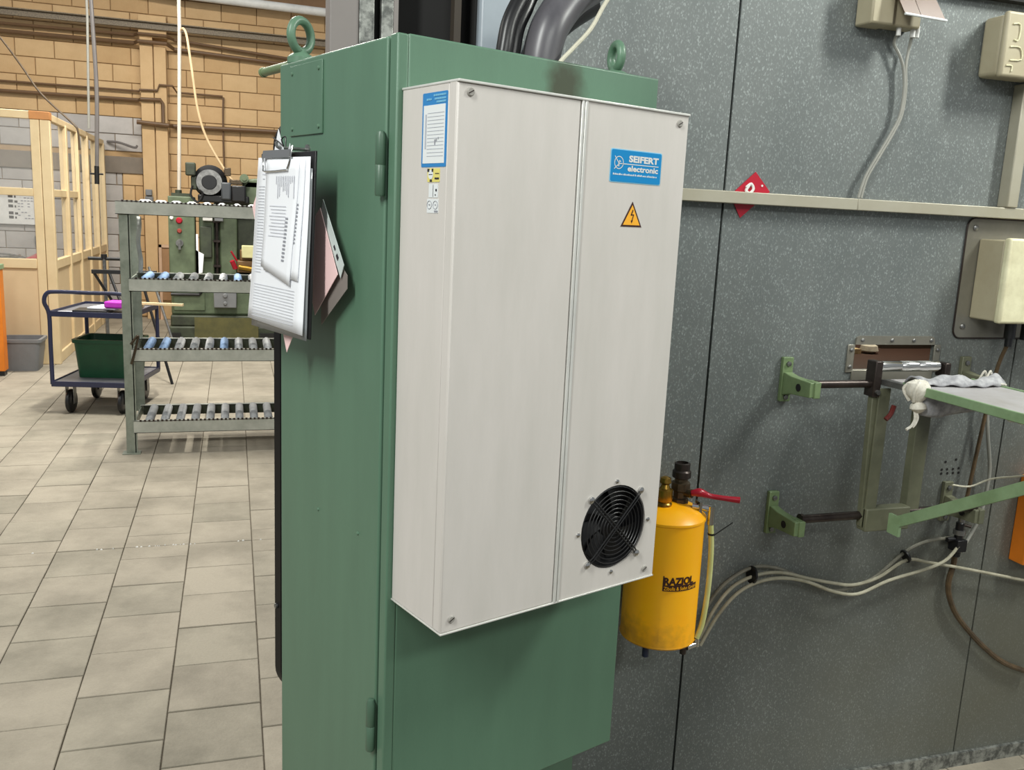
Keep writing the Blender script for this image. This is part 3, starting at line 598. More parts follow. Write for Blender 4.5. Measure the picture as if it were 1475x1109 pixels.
# slot frame
t = thing('slot_frame', 'galvanised bolted frame around the narrow slot in the grey wall', 'frame', (1.9, YW, 1.37))
part('strip', MB().ngon([(x, YW, z) for x, z in [(1.752, 1.476), (2.042, 1.476), (2.036, 1.497), (2.028, 1.502), (1.765, 1.502), (1.755, 1.497)]][::-1], (0, -.006, 0)), plate_m, t)
part('strip', MB().box(1.728, 1.753, YW - .005, YW, 1.392, 1.476), plate_m, t, bevel=.002)
part('strip', MB().box(2.042, 2.066, YW - .005, YW, 1.392, 1.476), plate_m, t, bevel=.002)
part('strip', MB().box(1.75, 2.045, YW - .006, YW, 1.365, 1.400), plate_m, t, bevel=.002)
for x, z in ((1.775, 1.489), (1.88, 1.489), (1.96, 1.489), (2.025, 1.489), (1.74, 1.41), (2.054, 1.41), (1.74, 1.46), (2.054, 1.46)):
    part('bolt', MB().lathe((x, YW - .005, z), (0, -1, 0), [(.006, 0), (.006, .003), (.003, .005)], n=8), steel, t)

# rail along the wall
t = thing('cable_rail', 'beige horizontal cable channel running along the grey wall', 'cable channel', (1.9, YW, 1.86))
part('channel', MB().box(1.0, 1.68, YW - .035, YW, 1.863, 1.895), cream_gal, t, bevel=.002); part('channel', MB().box(1.681, 3.4, YW - .035, YW, 1.863, 1.895), cream_gal, t, bevel=.002)
t = thing('vertical_channel', 'beige vertical cable channel standing on the rail at the right edge', 'cable channel', (2.24, YW, 1.9))
part('channel', MB().box(2.205, 2.245, YW - .04, YW, 1.896, 2.25), cream_gal, t, bevel=.003)
# junction box 1
t = thing('junction_box', 'beige junction box with brown flap at the top of the wall', 'junction box', (1.70, YW, 2.34))
part('body', MB().box(1.627, 1.70, YW - .07, YW, 2.352, 2.47), boxbeige, t, bevel=.006)
part('body', MB().box(1.70, 1.80, YW - .055, YW, 2.355, 2.47), boxbeige, t, bevel=.006)
part('flap', MB().ngon([(1.665, YW - .075, 2.47), (1.72, YW - .075, 2.47), (1.75, YW - .11, 2.375), (1.70, YW - .11, 2.375)], (0, .006, .004)), brown_flap, t, label='brown flap')
part('flap', MB().ngon([(1.722, YW - .075, 2.47), (1.79, YW - .075, 2.47), (1.832, YW - .11, 2.372), (1.752, YW - .11, 2.375)], (0, .006, .004)), brown_flap, t, label='brown flap')
part('flap_edge', MB().cyl((1.698, YW - .112, 2.374), (1.834, YW - .112, 2.370), .0035, n=8), labelw, t)
for x in (1.742, 1.789, 1.803): part('gland', MB().cyl((x, YW - .04, 2.365), (x, YW - .04, 2.335), .007, n=10), white, t)
t = thing('wall_cable', 'pair of grey cables merging below the junction box and running down to the rail', 'cable', (1.74, YW - .02, 1.9))
Yc = YW - .02
part('strand', MB().tube([(1.742, YW - .04, 2.345), (1.748, Yc, 2.32), (1.771, Yc, 2.29), (1.790, Yc, 2.255), (1.800, Yc, 2.20), (1.797, Yc, 2.133), (1.776, Yc, 2.084), (1.737, Yc, 2.015), (1.705, Yc, 1.956), (1.690, Yc, 1.898)], .0042, n=8), cableg, t)
part('strand', MB().tube([(1.789, YW - .04, 2.345), (1.800, Yc, 2.31), (1.797, Yc, 2.262), (1.806, Yc, 2.20), (1.803, Yc, 2.133), (1.782, Yc, 2.082), (1.744, Yc, 2.014), (1.712, Yc, 1.955), (1.699, Yc, 1.898)], .0042, n=8), cableg, t)
# junction box 2
t = thing('junction_box', 'beige junction box with knock-outs at the upper right edge', 'junction box', (2.1, YW, 2.24))
part('body', MB().box(2.062, 2.30, YW - .075, YW, 2.256, 2.42), boxbeige, t, bevel=.012, seg=3)
part('lid', MB().box(2.055, 2.31, YW - .095, YW - .075, 2.25, 2.425), boxbeige, t, bevel=.008, seg=3)
mb = MB(); yk = YW - .0965
for pts in ([(2.075, 2.39), (2.10, 2.39), (2.10, 2.35), (2.085, 2.35)], [(2.075, 2.33), (2.11, 2.33), (2.12, 2.30), (2.08, 2.295)], [(2.07, 2.28), (2.09, 2.28), (2.09, 2.265)], [(2.135, 2.40), (2.165, 2.40), (2.165, 2.30), (2.135, 2.30)]):
    mb.tube([(x, yk, z) for x, z in pts], .0022, n=6, smooth=3)
part('knock_outs', mb, boxcream, t)
# red tag
t = thing('red_tag', 'red diamond-shaped tag with white symbol tucked behind the rail', 'tag', (1.36, YW - .005, 1.84))
part('sheet', MB().ngon([(1.362, YW - .004, 1.951), (1.412, YW - .004, 1.900), (1.326, YW - .004, 1.826), (1.290, YW - .004, 1.885)][::-1], (0, .002, 0)), redl, t)
part('symbol', MB().tube([(1.345, YW - .006, 1.915), (1.336, YW - .006, 1.900), (1.347, YW - .006, 1.893), (1.358, YW - .006, 1.905), (1.350, YW - .006, 1.918), (1.335, YW - .006, 1.908)], .004, n=6), white, t, label='white round symbol')
part('hole', MB().lathe((1.385, YW - .004, 1.915), (0, -1, 0), [(.003, 0), (.003, .002)], n=8), white, t)
# mount plate and cream box at right
t = thing('control_box', 'beige control box on a grey rounded plate bolted to the wall', 'control box', (2.3, YW, 1.5))
part('plate', MB().ngon([(x, YW - .0, z) for x, z in rrect(2.104, 2.70, 1.497, 1.860, .028)][::-1], (0, -.004, 0)), plate_m, t)
part('plate_rim', MB().tube([(x, YW - .003, z) for x, z in rrect(2.104, 2.70, 1.497, 1.860, .028)], .0028, n=6, closed=True, smooth=1), dsteel, t)
for x, z in ((2.134, 1.832), (2.136, 1.533)): part('screw', MB().lathe((x, YW - .004, z), (0, -1, 0), [(.009, 0), (.009, .003), (.005, .006)], n=12), steel, t)
part('body', MB().box(2.155, 2.60, YW - .10, YW - .004, 1.560, 1.800), boxbeige, t, bevel=.005)
part('lid', MB().box(2.150, 2.61, YW - .125, YW - .10, 1.556, 1.806), boxcream, t, bevel=.008, seg=3, label='cream lid')
part('gland', MB().cyl((2.265, YW - .06, 1.56), (2.266, YW - .06, 1.505), .016, n=12).cyl((2.266, YW - .06, 1.51), (2.266, YW - .06, 1.48), .011, n=12), black, t, label='black cable gland')
part('gland', MB().cyl((2.33, YW - .06, 1.56), (2.33, YW - .06, 1.50), .016, n=12), black, t, label='black cable gland')
solo('drop_cable', MB().tube([(2.266, YW - .06, 1.49), (2.262, YW - .04, 1.42), (2.255, YW - .03, 1.3), (2.24, YW - .03, 1.15), (2.225, YW - .03, .98), (2.216, YW - .03, .90), (2.214, YW - .03, .85)], .006, n=8), hose_b, 'brown cable dropping from the control box gland to the black valve', 'cable')

# ---------------------------------------------------------------- brackets, bars and conveyor chute
def bracket(name, x, z, label, arm_to=.12, applegreen=applegreen):
    t = thing(name, label, 'bracket', (x, YW, z - .065), 0, 'wall brackets carrying the round bars')
    part('foot_plate', MB().box(x - .017, x + .017, YW - .014, YW, z - .065, z + .065), applegreen, t, bevel=.002)
    prof = [(YW - .014, z + .022), (YW - .014, z - .045), (YW - .05, z - .035), (YW - arm_to - .022, z - .028), (YW - arm_to - .022, z + .014), (YW - .05, z + .016)]
    part('arm', MB().ngon([(x - .013, y, q) for y, q in prof], (.028, 0, 0)), applegreen, t, bevel=.002)
    part('eye', MB().lathe((x - .0135, YW - arm_to + .03, z - .009), (-1, 0, 0), [(.011, 0), (.011, .0012)], n=16), dark, t)
    for dz in (.046, -.052): part('bolt', MB().lathe((x, YW - .014, z + dz), (0, -1, 0), [(.008, 0), (.008, .005), (.004, .006)], n=6), steel, t)
    part('clamp', MB().box(x + .0, x + .02, YW - arm_to - .026, YW - arm_to + .018, z - .03, z + .016), applegreen, t, bevel=.002)
    return t
bracket('wall_bracket', 1.523, 1.375, 'pale green wall bracket at the left end of the upper bar')
bracket('wall_bracket', 1.523, .972, 'pale green wall bracket at the left end of the lower bar')
bracket('wall_bracket', 2.165, 1.375, 'olive green wall bracket right of the chute under the control box', applegreen=olive)
bracket('wall_bracket', 2.165, .972, 'olive green wall bracket at the right end of the lower bar', applegreen=olive)
t = thing('roller_stand', 'olive steel hanging frame with two dark round bars holding the chute', 'frame', (1.85, YW - .12, .95))
Yb = YW - .12
part('bar', MB().cyl((1.54, Yb, 1.381), (1.73, Yb, 1.381), .0115, n=16), dsteel, t, label='dark upper round bar')
part('bar', MB().cyl((1.54, Yb, .987), (2.17, Yb, .989), .0125, n=16).cyl((1.540, Yb, .987), (1.548, Yb, .987), .016, n=16), dsteel, t, label='dark lower round bar')
part('side_bar', MB().ngon([(1.728, Yb - .012, 1.37), (1.745, Yb - .012, 1.37), (1.79, Yb - .012, .955), (1.742, Yb - .012, .955)][::-1], (0, .02, 0)), olive, t, bevel=.002)
part('side_bar', MB().box(1.745, 1.783, Yb - .02, Yb - .014, .955, 1.37), olive, t, bevel=.001)
part('side_bar', MB().box(1.90, 1.949, Yb - .008, Yb + .02, .985, 1.36), olive, t, bevel=.002)
part('clamp_block', MB().box(1.745, 1.90, Yb - .03, Yb + .01, .945, 1.015), olive, t, bevel=.004)
part('roller_cheek', MB().box(1.722, 1.747, Yb - .02, Yb + .02, 1.345, 1.448), dsteel, t, bevel=.003)
part('roller_cheek', MB().box(1.965, 1.985, Yb - .02, Yb + .02, 1.40, 1.442), dsteel, t, bevel=.003)
part('roller', MB().lathe((1.747, Yb, 1.431), (1, 0, 0), [(.0155, 0), (.0155, .07), (.014, .072), (.0155, .074), (.0155, .13), (.013, .132), (.0155, .135), (.0155, .205), (.008, .212)], n=18), chrome, t, label='bright steel roller')
part('cheek_bolt', MB().cyl((1.735, Yb - .02, 1.36), (1.735, Yb - .028, 1.36), .007, n=8), steel, t)
# chute table
t = thing('chute_table', 'grey-topped table with green edge projecting from the slot towards the viewer', 'chute', (1.93, 1.5, 1.37))
part('top', MB().box(1.775, 2.04, .9, 2.04, 1.388, 1.397), tabletop_m, t, bevel=.001)
part('edge_rail', MB().box(1.766, 1.775, .9, 1.98, 1.376, 1.401), brightgreen, t, bevel=.002)
part('edge_rail', MB().box(2.040, 2.047, .9, 2.02, 1.376, 1.401), brightgreen, t, bevel=.002)
part('neck', MB().ngon([(1.75, 2.045, 1.380), (1.75, 2.045, 1.396), (1.76, 1.93, 1.396), (1.76, 1.93, 1.380)], (.24, 0, 0)), steel, t)
part('strut', MB().bar((1.80, 1.975, .992), (1.80, 1.32, 1.365), .008, .032), brightgreen, t, bevel=.001)
part('strut_foot', MB().box(1.7955, 1.8045, 1.955, 2.0, .955, 1.012), brightgreen, t)
# rag tied over the chute
t = thing('tied_rag', 'grey rag wrapped over the chute and knotted with off-white ends', 'rag', (1.93, 1.93, 1.38)); DX, DZ = -.024, .007
def ragtop(u, v):
    x = 1.785 + .30 * u; y = 1.965 - .055 * v + .012 * math.sin(7 * u)
    return (x, y, 1.397 + .018 * math.sin(PI * v) * (1 + .35 * math.sin(13 * u + 2)) + .003 * math.sin(30 * u + 9 * v) - .004)
part('wrap', MB().grid(ragtop, 36, 10), cloth, t, solid=.004)
def ragunder(u, v):
    x = 1.80 + .30 * u; y = 1.925 - .01 * math.sin(PI * v)
    zt = 1.385; zb = 1.362 - .055 * math.sin(PI * min(1, u * .75 + .3)) ** .8
    return (x, y - .012 * math.sin(11 * u) * v, zt + (zb - zt) * v)
part('underside', MB().grid(ragunder, 24, 8), cloth, t, solid=.004)
part('knot', MB().lathe((1.788, 1.925, 1.412), (.1, -.1, -1), [(.006, 0), (.026, .008), (.033, .022), (.030, .038), (.018, .056), (.011, .062), (.020, .070), (.022, .080), (.012, .090), (.004, .094)], n=18), cordm, t, label='off-white knotted end')
for k in range(5):
    a = k * 1.3; part('fold', MB().tube([(1.79 + .012 * math.cos(a), 1.925 + .012 * math.sin(a) - .01, 1.408), (1.788 + .031 * math.cos(a), 1.925 + .031 * math.sin(a), 1.385), (1.786 + .012 * math.cos(a), 1.925 + .012 * math.sin(a), 1.352)], .005, n=6), cordm, t)
part('tail', MB().tube([(1.787, 1.92, 1.33), (1.784, 1.91, 1.305), (1.772, 1.905, 1.288), (1.760, 1.905, 1.28), (1.755, 1.905, 1.277)], .004, n=6), cordm, t)
part('tail', MB().tube([(1.789, 1.92, 1.33), (1.792, 1.91, 1.31), (1.782, 1.905, 1.292), (1.774, 1.905, 1.283)], .004, n=6), cordm, t)
part('tie_cord', MB().tube([(2.0, 1.80, 1.372), (2.012, 1.80, 1.335), (2.02, 1.80, 1.318), (2.04, 1.80, 1.310)], .003, n=6).tube([(1.975, 1.80, 1.34), (1.99, 1.80, 1.322), (2.02, 1.80, 1.318)], .0035, n=6), cordm, t)
part('tie_cord', MB().tube([(2.03, 1.955, 1.405), (2.04, 1.95, 1.428), (2.052, 1.95, 1.405), (2.06, 1.94, 1.396), (2.07, 1.90, 1.398)], .003, n=6).tube([(2.035, 1.94, 1.40), (2.05, 1.94, 1.43), (2.062, 1.945, 1.40)], .003, n=6), cordm, t)
for c in list(t.children): c.location = (DX, 0, DZ)
solo('red_grip', MB().tube([(1.765, 2.0, 1.33), (1.757, 2.0, 1.305), (1.742, 2.0, 1.29)], .007, n=8), mat('dark_red', (96, 26, 20), .4), 'dark red grip hanging behind the knotted rag', 'handle')
# small holes in the sheet
mb = MB()
for x, z in ((2.150, 1.100), (2.19, 1.106), (2.139, 1.075), (2.139, 1.062), (2.16, 1.075), (2.163, 1.062), (2.183, 1.075), (2.185, 1.062), (2.205, 1.077), (2.207, 1.062)):
    mb.lathe((x, YW - .0005, z), (0, -1, 0), [(.0045, 0), (.0045, .0005)], n=8)
part('drill_holes', mb, dark, wall, kind='stuff')

# ---------------------------------------------------------------- hoses on the wall
def hose(name, pts, r, mt, label, off=.02):
    return solo(name, MB().tube([(x, YW - (p[0] if p else off), z) for x, z, *p in pts], r, n=8), mt, label, 'hose', {'air_hose': 'hoses sweeping over the grey wall', 'thin_hose': 'thin hoses at the right'}.get(name))
hose('air_hose', [(1.30, .62), (1.33, .70), (1.385, .765), (1.465, .805), (1.54, .800), (1.62, .770), (1.714, .722), (1.78, .705), (1.842, .715), (1.917, .738), (2.0, .80), (2.05, .830), (2.12, .848), (2.195, .850)], .0054, hose_g, 'grey hose, topmost of the bundle sweeping from the tank to the black valve')
hose('air_hose', [(1.305, .60), (1.345, .69), (1.40, .755), (1.475, .785), (1.56, .787), (1.66, .760), (1.75, .738), (1.83, .725), (1.92, .742), (2.02, .792), (2.12, .775), (2.30, .735), (2.55, .675)], .0052, hose_c, 'cream hose sweeping from the tank and off to the right edge', .032)
hose('air_hose', [(1.30, .585), (1.35, .675), (1.41, .740), (1.48, .770), (1.56, .775), (1.65, .755), (1.75, .715), (1.84, .700), (1.95, .735), (2.08, .760), (2.16, .785), (2.205, .83)], .0052, hose_c, 'cream hose, lowest of the bundle ending at the black valve', .045)
solo('hose_tie', MB().lathe((1.462, YW - .03, .787), (1, .0, -.1), [(.027, -.003), (.027, .003)], n=12), black, 'black cable tie around the hose bundle below the lower bracket', 'cable tie')
solo('hose_tie', MB().lathe((2.02, YW - .026, .803), (1, .0, .4), [(.022, -.003), (.022, .003)], n=12), black, 'black cable tie where the hoses part near the valve', 'cable tie')
hose('oil_hose', [(2.219, .80), (2.222, .76), (2.212, .70), (2.222, .65), (2.255, .59), (2.31, .53), (2.40, .45), (2.50, .38), (2.62, .33)], .009, hose_b, 'thick brown hose curving from the black valve down to the right edge')
hose('thin_hose', [(2.225, .80), (2.255, .845), (2.29, .92), (2.30, 1.0), (2.30, 1.08), (2.27, 1.2), (2.24, 1.34)], .0055, cableg, 'thin olive hose rising in an arc from the black valve to under the chute', .03)
hose('thin_hose', [(2.14, 1.04, .05), (2.2, 1.035, .06), (2.24, 1.07, .1), (2.26, 1.11, .2), (2.26, 1.16, .3)], .003, cablew, 'fine pale hose curving up in front of the wall to the right edge')
t = thing('air_valve', 'black air valve with small levers where the wall hoses meet', 'valve', (2.215, YW - .03, .78))
part('body', MB().cyl((2.215, YW - .03, .79), (2.215, YW - .03, .905), .013, n=12).box(2.197, 2.235, YW - .05, YW - .01, .81, .85), black, t, bevel=.002)
part('collar', MB().cyl((2.215, YW - .03, .865), (2.215, YW - .03, .88), .018, n=12).cyl((2.218, YW - .03, .905), (2.218, YW - .03, .93), .010, n=12), steel, t)
part('lever', MB().cyl((2.215, YW - .03, .90), (2.24, YW - .05, .895), .005, n=8), dsteel, t)
part('elbow', MB().cyl((2.20, YW - .03, .85), (2.17, YW - .03, .85), .008, n=10), black, t)
# orange box at right edge
t = thing('orange_box', 'orange perforated box cut off by the right edge', 'box', (2.5, YW, .74))
part('body', MB().ngon([(2.468, YW - .06, .75), (2.63, YW - .06, .745), (2.63, YW - .06, 1.07), (2.468, YW - .06, 1.045)][::-1], (0, .06, 0)), orange, t, bevel=.004)
for z in (.79, .84, .90, .95): part('vent_hole', MB().lathe((2.492, YW - .06, z), (0, -1, 0), [(.009, 0), (.009, .001)], n=12), dark, t)

# ---------------------------------------------------------------- yellow tank
TX, TY, TRD, TZ0, TZ1 = 1.106, 2.045, .102, .684, 1.040
t = thing('oil_tank', 'yellow cylindrical oil tank with red lever valve between cabinet and wall', 'tank', (TX, TY, TZ0))
part('shell', MB().lathe((TX, TY, TZ0), (0, 0, 1), [(.08, -.003), (TRD, .004), (TRD + .002, .008), (TRD, .012), (TRD, .344), (TRD + .003, .347), (TRD + .003, .353), (TRD, .356), (.085, .371), (.05, .382), (.02, .385)], n=56), yellow, t)
for a in (-2.4, -.9, 1.6): part('foot', MB().cyl((TX + .08 * math.cos(a), TY + .08 * math.sin(a), TZ0 - .03), (TX + .08 * math.cos(a), TY + .08 * math.sin(a), TZ0), .009, n=10), mat('navy_foot', (30, 40, 66), .4) if a < -2 else dsteel, t)
part('mount', MB().box(TX - .03, TX + .03, TY + .09, YW, TZ0 + .1, TZ0 + .13).box(TX - .03, TX + .03, TY + .09, YW, TZ0 + .28, TZ0 + .31), dsteel, t)
v = part('ball_valve', MB().lathe((TX + .035, TY, TZ1 + .015), (0, 0, 1), [(.024, 0), (.024, .022), (.019, .025), (.019, .042), (.026, .046), (.026, .066), (.018, .070), (.018, .080), (.020, .082), (.020, .088)], n=8).cyl((TX + .035, TY, TZ1 + .055), (TX + .055, TY - .03, TZ1 + .057), .012, n=12), bronze, t)
part('cap', MB().lathe((TX + .035, TY, TZ1 + .092), (0, 0, 1), [(.018, 0), (.025, .004), (.025, .020), (.021, .024), (.021, .042), (.016, .044), (.016, .036)], n=20), dsteel, v)
part('lever', MB().tube([(TX + .048, TY - .035, TZ1 + .060), (TX + .068, TY - .044, TZ1 + .064), (TX + .095, TY - .052, TZ1 + .056), (TX + .13, TY - .07, TZ1 + .053), (TX + .166, TY - .085, TZ1 + .051)], .008, n=10, radii=[.007, .012, .007, .007, .009]), red, v, label='red lever')
part('fitting', MB().lathe((TX - .022, TY - .02, TZ1 + .012), (0, 0, 1), [(.022, 0), (.022, .02), (.018, .024), (.022, .03), (.022, .058), (.014, .062), (.010, .072), (.016, .078), (.014, .09), (.006, .094)], n=12), brass, t, label='brass filler fitting')
g = part('sight_valve', MB().cyl((TX + .055, TY - .035, TZ1 + .025), (TX + .10, TY - .06, TZ1 + .022), .009, n=12).cyl((TX + .098, TY - .062, TZ1 + .03), (TX + .098, TY - .062, TZ1 - .02), .009, n=12).box(TX + .066, TX + .074, TY - .055, TY - .03, TZ1 + .01, TZ1 + .04), chrome, t)
part('sight_hose', MB().tube([(TX + .098, TY - .062, TZ1 - .01), (TX + .108, TY - .062, TZ1 - .09), (TX + .110, TY - .062, TZ1 - .2), (TX + .102, TY - .062, TZ1 - .3), (TX + .088, TY - .062, TZ1 - .345)], .0075, n=12), hose_y, t, label='clear yellowish sight hose')
part('hose_tie', MB().cyl((TX + .103, TY - .062, TZ1 - .045), (TX + .103, TY - .062, TZ1 - .05), .009, n=10).cyl((TX + .108, TY - .068, TZ1 - .05), (TX + .155, TY - .08, TZ1 - .012), .0016, n=6), black, t)
part('drain_elbow', MB().cyl((TX + .088, TY - .062, TZ1 - .345), (TX + .088, TY - .062, TZ1 - .368), .009, n=12).cyl((TX + .088, TY - .062, TZ1 - .362), (TX + .055, TY - .07, TZ1 - .366), .008, n=12), chrome, t)
# tank decal, wrapped on the shell
LA = -2.02; LZ = TZ0 + .172
def wrap(x, z, off=.0012, x0=0., z0=0.):
    a = LA + (x + x0) / TRD; return Vector((TX + (TRD + off) * math.cos(a), TY + (TRD + off) * math.sin(a), LZ + z + z0))
part('decal_block', MB().grid(lambda u, v: wrap(u * .104, v * .0165 + .0), 14, 1), brownblk, t)
part('lettering', text_mb('RAZIOL', 0 * Vector((1, 0, 0)), (1, 0, 0), (0, 0, 1), .088, .022, bold=.045, wrap=lambda x, z: wrap(x, z, .0014, .002, .0165)), brownblk, t, smooth=False)
part('lettering', text_mb('Zibulla & Sohn GmbH', Vector((0, 0, 0)), (1, 0, 0), (0, 0, 1), .098, .010, bold=.012, wrap=lambda x, z: wrap(x, z, .0022, .003, .003)), yellow, t, smooth=False)
part('decal_bar', MB().grid(lambda u, v: wrap(u * .003, v * .03 + .012), 1, 1), brownblk, t)

# ---------------------------------------------------------------- green switch cabinet (local frame: u right, v depth)
TH = 0.339552
PX, PY = 0.246, 1.434
CW, CD, Z0, Z1 = .572, .462, .668, 2.073
cab = thing('switch_cabinet', 'tall green steel switch cabinet with lifting eyes in the middle of the picture', 'cabinet', (PX, PY, 0), TH)
def L(u, v, z): return (PX + u * math.cos(TH) - v * math.sin(TH), PY + u * math.sin(TH) + v * math.cos(TH), z)
part('body', MB().ngon([(.02, 0.0, Z0), (CW, 0, Z0), (CW, CD, Z0), (.02, CD, Z0)], (0, 0, Z1 - Z0)).ngon([(0, 0, .43), (.0205, 0, .43), (.0205, .0245, .43), (0, .0245, .43)], (0, 0, Z1 - .43 - .001)).box(.02, .05, .001, CD, .43, Z0 + .001), green, cab, bevel=.003, local=True)
part('pedestal', MB().box(.05, .508, .05, .41, 0, Z0), green, cab, local=True)
part('seam_shade', MB().box(.0195, .022, .02, .06, .42, Z1 - .01), black, cab, local=True)  # black strip added to paint the shade inside the door gap
dr = part('door', MB().box(-.001, .018, .0305, CD + .002, .44, Z1 - .003), green, cab, bevel=.004, local=True, seg=3)
part('cover_plate', MB().box(-.004, -.001, .264, .408, 1.932, 2.060), green, dr, bevel=.001, local=True)
for v_, z in ((.278, 2.046), (.278, 1.945), (.396, 2.046), (.396, 1.945)):
    part('rivet', MB().lathe((-.004, v_, z), (-1, 0, 0), [(.004, 0), (.0035, .002), (.001, .003)], n=10), green_edge, dr, local=True)
for v_, z in ((.276, 1.219), (.107, 1.224)): part('rivet', MB().lathe((-.001, v_, z), (-1, 0, 0), [(.0035, 0), (.003, .002), (.001, .003)], n=10), green_edge, dr, local=True)
for z0, z1 in ((1.823, 1.921), (.832, .930)):
    part('hinge', MB().lathe((-.008, .034, z0), (0, 0, 1), [(.007, 0), (.0085, .003), (.0085, (z1 - z0) / 2 - .001), (.0078, (z1 - z0) / 2), (.0085, (z1 - z0) / 2 + .001), (.0085, z1 - z0 - .004), (.006, z1 - z0 + .003), (.002, z1 - z0 + .005)], n=20), mat('hinge_green', (76, 104, 85), .4), cab, local=True)
part('rear_frame', MB().ngon([(u, CD + .002, z) for u, z in rrect(.0, .5, .712, 1.985, .07, 8)][::-1], (0, .044, 0)), blackgloss, cab, bevel=.006, local=True, label='black rounded frame on the far side')
part('rear_bolt', MB().cyl((.002, CD + .03, .93), (-.004, CD + .03, .93), .006, n=10), steel, cab, local=True)
def eye(u, v_, a, R0, zc):
    c = (u, v_, Z1 + zc); ca, sa = math.cos(a), math.sin(a)
    mb = MB().tube([(c[0] + R0 * math.cos(t_) * ca, c[1] + R0 * math.cos(t_) * sa, c[2] + R0 * math.sin(t_)) for t_ in (2 * PI * i / 28 for i in range(28))], .0085, n=12, closed=True, smooth=1)
    zb = zc - R0
    mb.lathe((u, v_, Z1 - .002), (0, 0, 1), [(.026, 0), (.026, max(.004, zb - .010)), (.020, max(.008, zb - .004)), (.012, max(.010, zb)), (.009, zb + .006)], n=20)
    return part('lifting_eye', mb, green_edge, cab, local=True)
eye(.028, .430, .45, .0285, .050); eye(.494, .04, 1.25, .0225, .034)
# green rod beyond
gr = thing('green_rod', 'light green rod end poking out behind the cabinet top left', 'rod', L(.08, .56, 0))
part('rod', MB().cyl(L(.05, .54, 2.083), L(.05, .675, 2.083), .009, n=12).cyl(L(.05, .675, 2.083), L(.05, .683, 2.083), .0105, n=12), applegreen, gr)
part('post', MB().cyl(L(.07, .55, 0), L(.07, .55, 2.073), .02, n=12).cyl(L(.04, .55, 2.07), L(.09, .55, 2.07), .012, n=12), applegreen, gr)

# ---------------------------------------------------------------- cooling unit
ac = thing('cooling_unit', 'pale grey flat enclosure cooling unit mounted on the green cabinet', 'cooling unit', (PX, PY, 0), TH)
AU0, AU1, AD, AZ0, AZ1 = .010, .490, .160, 1.136, 1.990
AS = AU0 + .0; FP = -AD   # front plane v
part('housing', MB().box(AU0, AU1 - .002, FP + .0235, -.0015, AZ0 + .002, AZ1 - .002), alu, ac, bevel=.0015, local=True)
part('front_return', MB().box(AU0 - .0005, AU0 + .02, FP + .003, FP + .022, AZ0 + .003, AZ1 - .003), alu, ac, bevel=.001, local=True)
part('front_panel', MB().box(AU0, .2420, FP, FP + .022, AZ0 + .002, AZ1 - .004), alu, ac, bevel=.002, local=True)
for a, b_ in ((.2434, .2488), (.2504, .2558)): part('cover_strip', MB().box(a, b_, FP - .002, FP + .02, AZ0, AZ1 - .003), alu_edge, ac, bevel=.0008, local=True)
# right panel with round opening
FU, FZ, FR = .379, 1.253, .079
def round_panel(u0, u1, z0, z1, cu, cz, r, v0, v1, n=48):
    mb = MB(); q = r * 1.18
    us = [u0, cu - q, cu + q, u1]; zs = [z0, cz - q, cz + q, z1]
    mb.box(u0, u1, v0, v1, cz + q, z1).box(u0, u1, v0, v1, z0, cz - q).box(u0, cu - q, v0, v1, cz - q, cz + q).box(cu + q, u1, v0, v1, cz - q, cz + q)
    vin = []; vout = []
    for i in range(n):
        t_ = 2 * PI * i / n; c, s_ = math.cos(t_), math.sin(t_); k = q / max(abs(c), abs(s_))
        vin.append((cu + r * c, v0, cz + r * s_)); vout.append((cu + k * c, v0, cz + k * s_))
    back = [(x, v1, z) for x, _, z in vin]
    fs = [(n + i, n + (i + 1) % n, (i + 1) % n, i) for i in range(n)] + [(i, (i + 1) % n, 2 * n + (i + 1) % n, 2 * n + i) for i in range(n)]
    return mb.add(vin + vout + back, fs)
part('front_panel', round_panel(.2572, AU1, AZ0 + .002, AZ1 - .004, FU, FZ, FR, FP, FP + .022), alu, ac, smooth=False, local=True)
part('top_lip', MB().box(AU0 - .001, AU1 + .002, FP - .003, 0, AZ1 - .004, AZ1), alu_edge, ac, bevel=.001, local=True)
part('bottom_lip', MB().box(AU0 - .001, AU1 + .001, FP - .002, 0, AZ0 - .001, AZ0 + .0018), alu_edge, ac, bevel=.0005, local=True)
# thin crack lines down the panel edges
for u, v_, z in ((.031, FP, 1.974), (.469, FP, 1.972), (.030, FP, 1.159), (.466, FP, 1.155)):
    s_ = part('screw', MB().lathe((u, v_, z), (0, -1, 0), [(.0065, 0), (.0065, .0015), (.005, .0028)], n=18), screw_m, ac, local=True)
    part('slot', MB().bar((u - .0045, v_ - .0029, z - .0025), (u + .0045, v_ - .0029, z + .0025), .0013, .0006, (0, 1, 0)), dsteel, s_, local=True)
fan = part('fan_housing', MB().lathe((FU, FP + .0235, FZ), (0, -1, 0), [(.02, 0.0), (FR - .002, 0.0), (FR - .002, .001)], n=48).lathe((FU, FP + .023, FZ), (0, -1, 0), [(FR - .0005, 0), (FR - .0005, .020), (FR - .004, .022), (FR - .006, .018), (FR - .006, 0)], n=48), black, ac, local=True)
mb = MB(); mb.lathe((FU, FP + .020, FZ), (0, -1, 0), [(.022, 0), (.022, .010), (.018, .012)], n=24)
for k in range(7):
    a = 2 * PI * k / 7
    mb.grid(lambda u, v: (FU + (.02 + .048 * u) * math.cos(a + .55 * v + .3 * u), FP + .019 - .009 * v, FZ + (.02 + .048 * u) * math.sin(a + .55 * v + .3 * u)), 4, 3)
part('fan_rotor', mb, blackm, ac, local=True)
gd = MB()
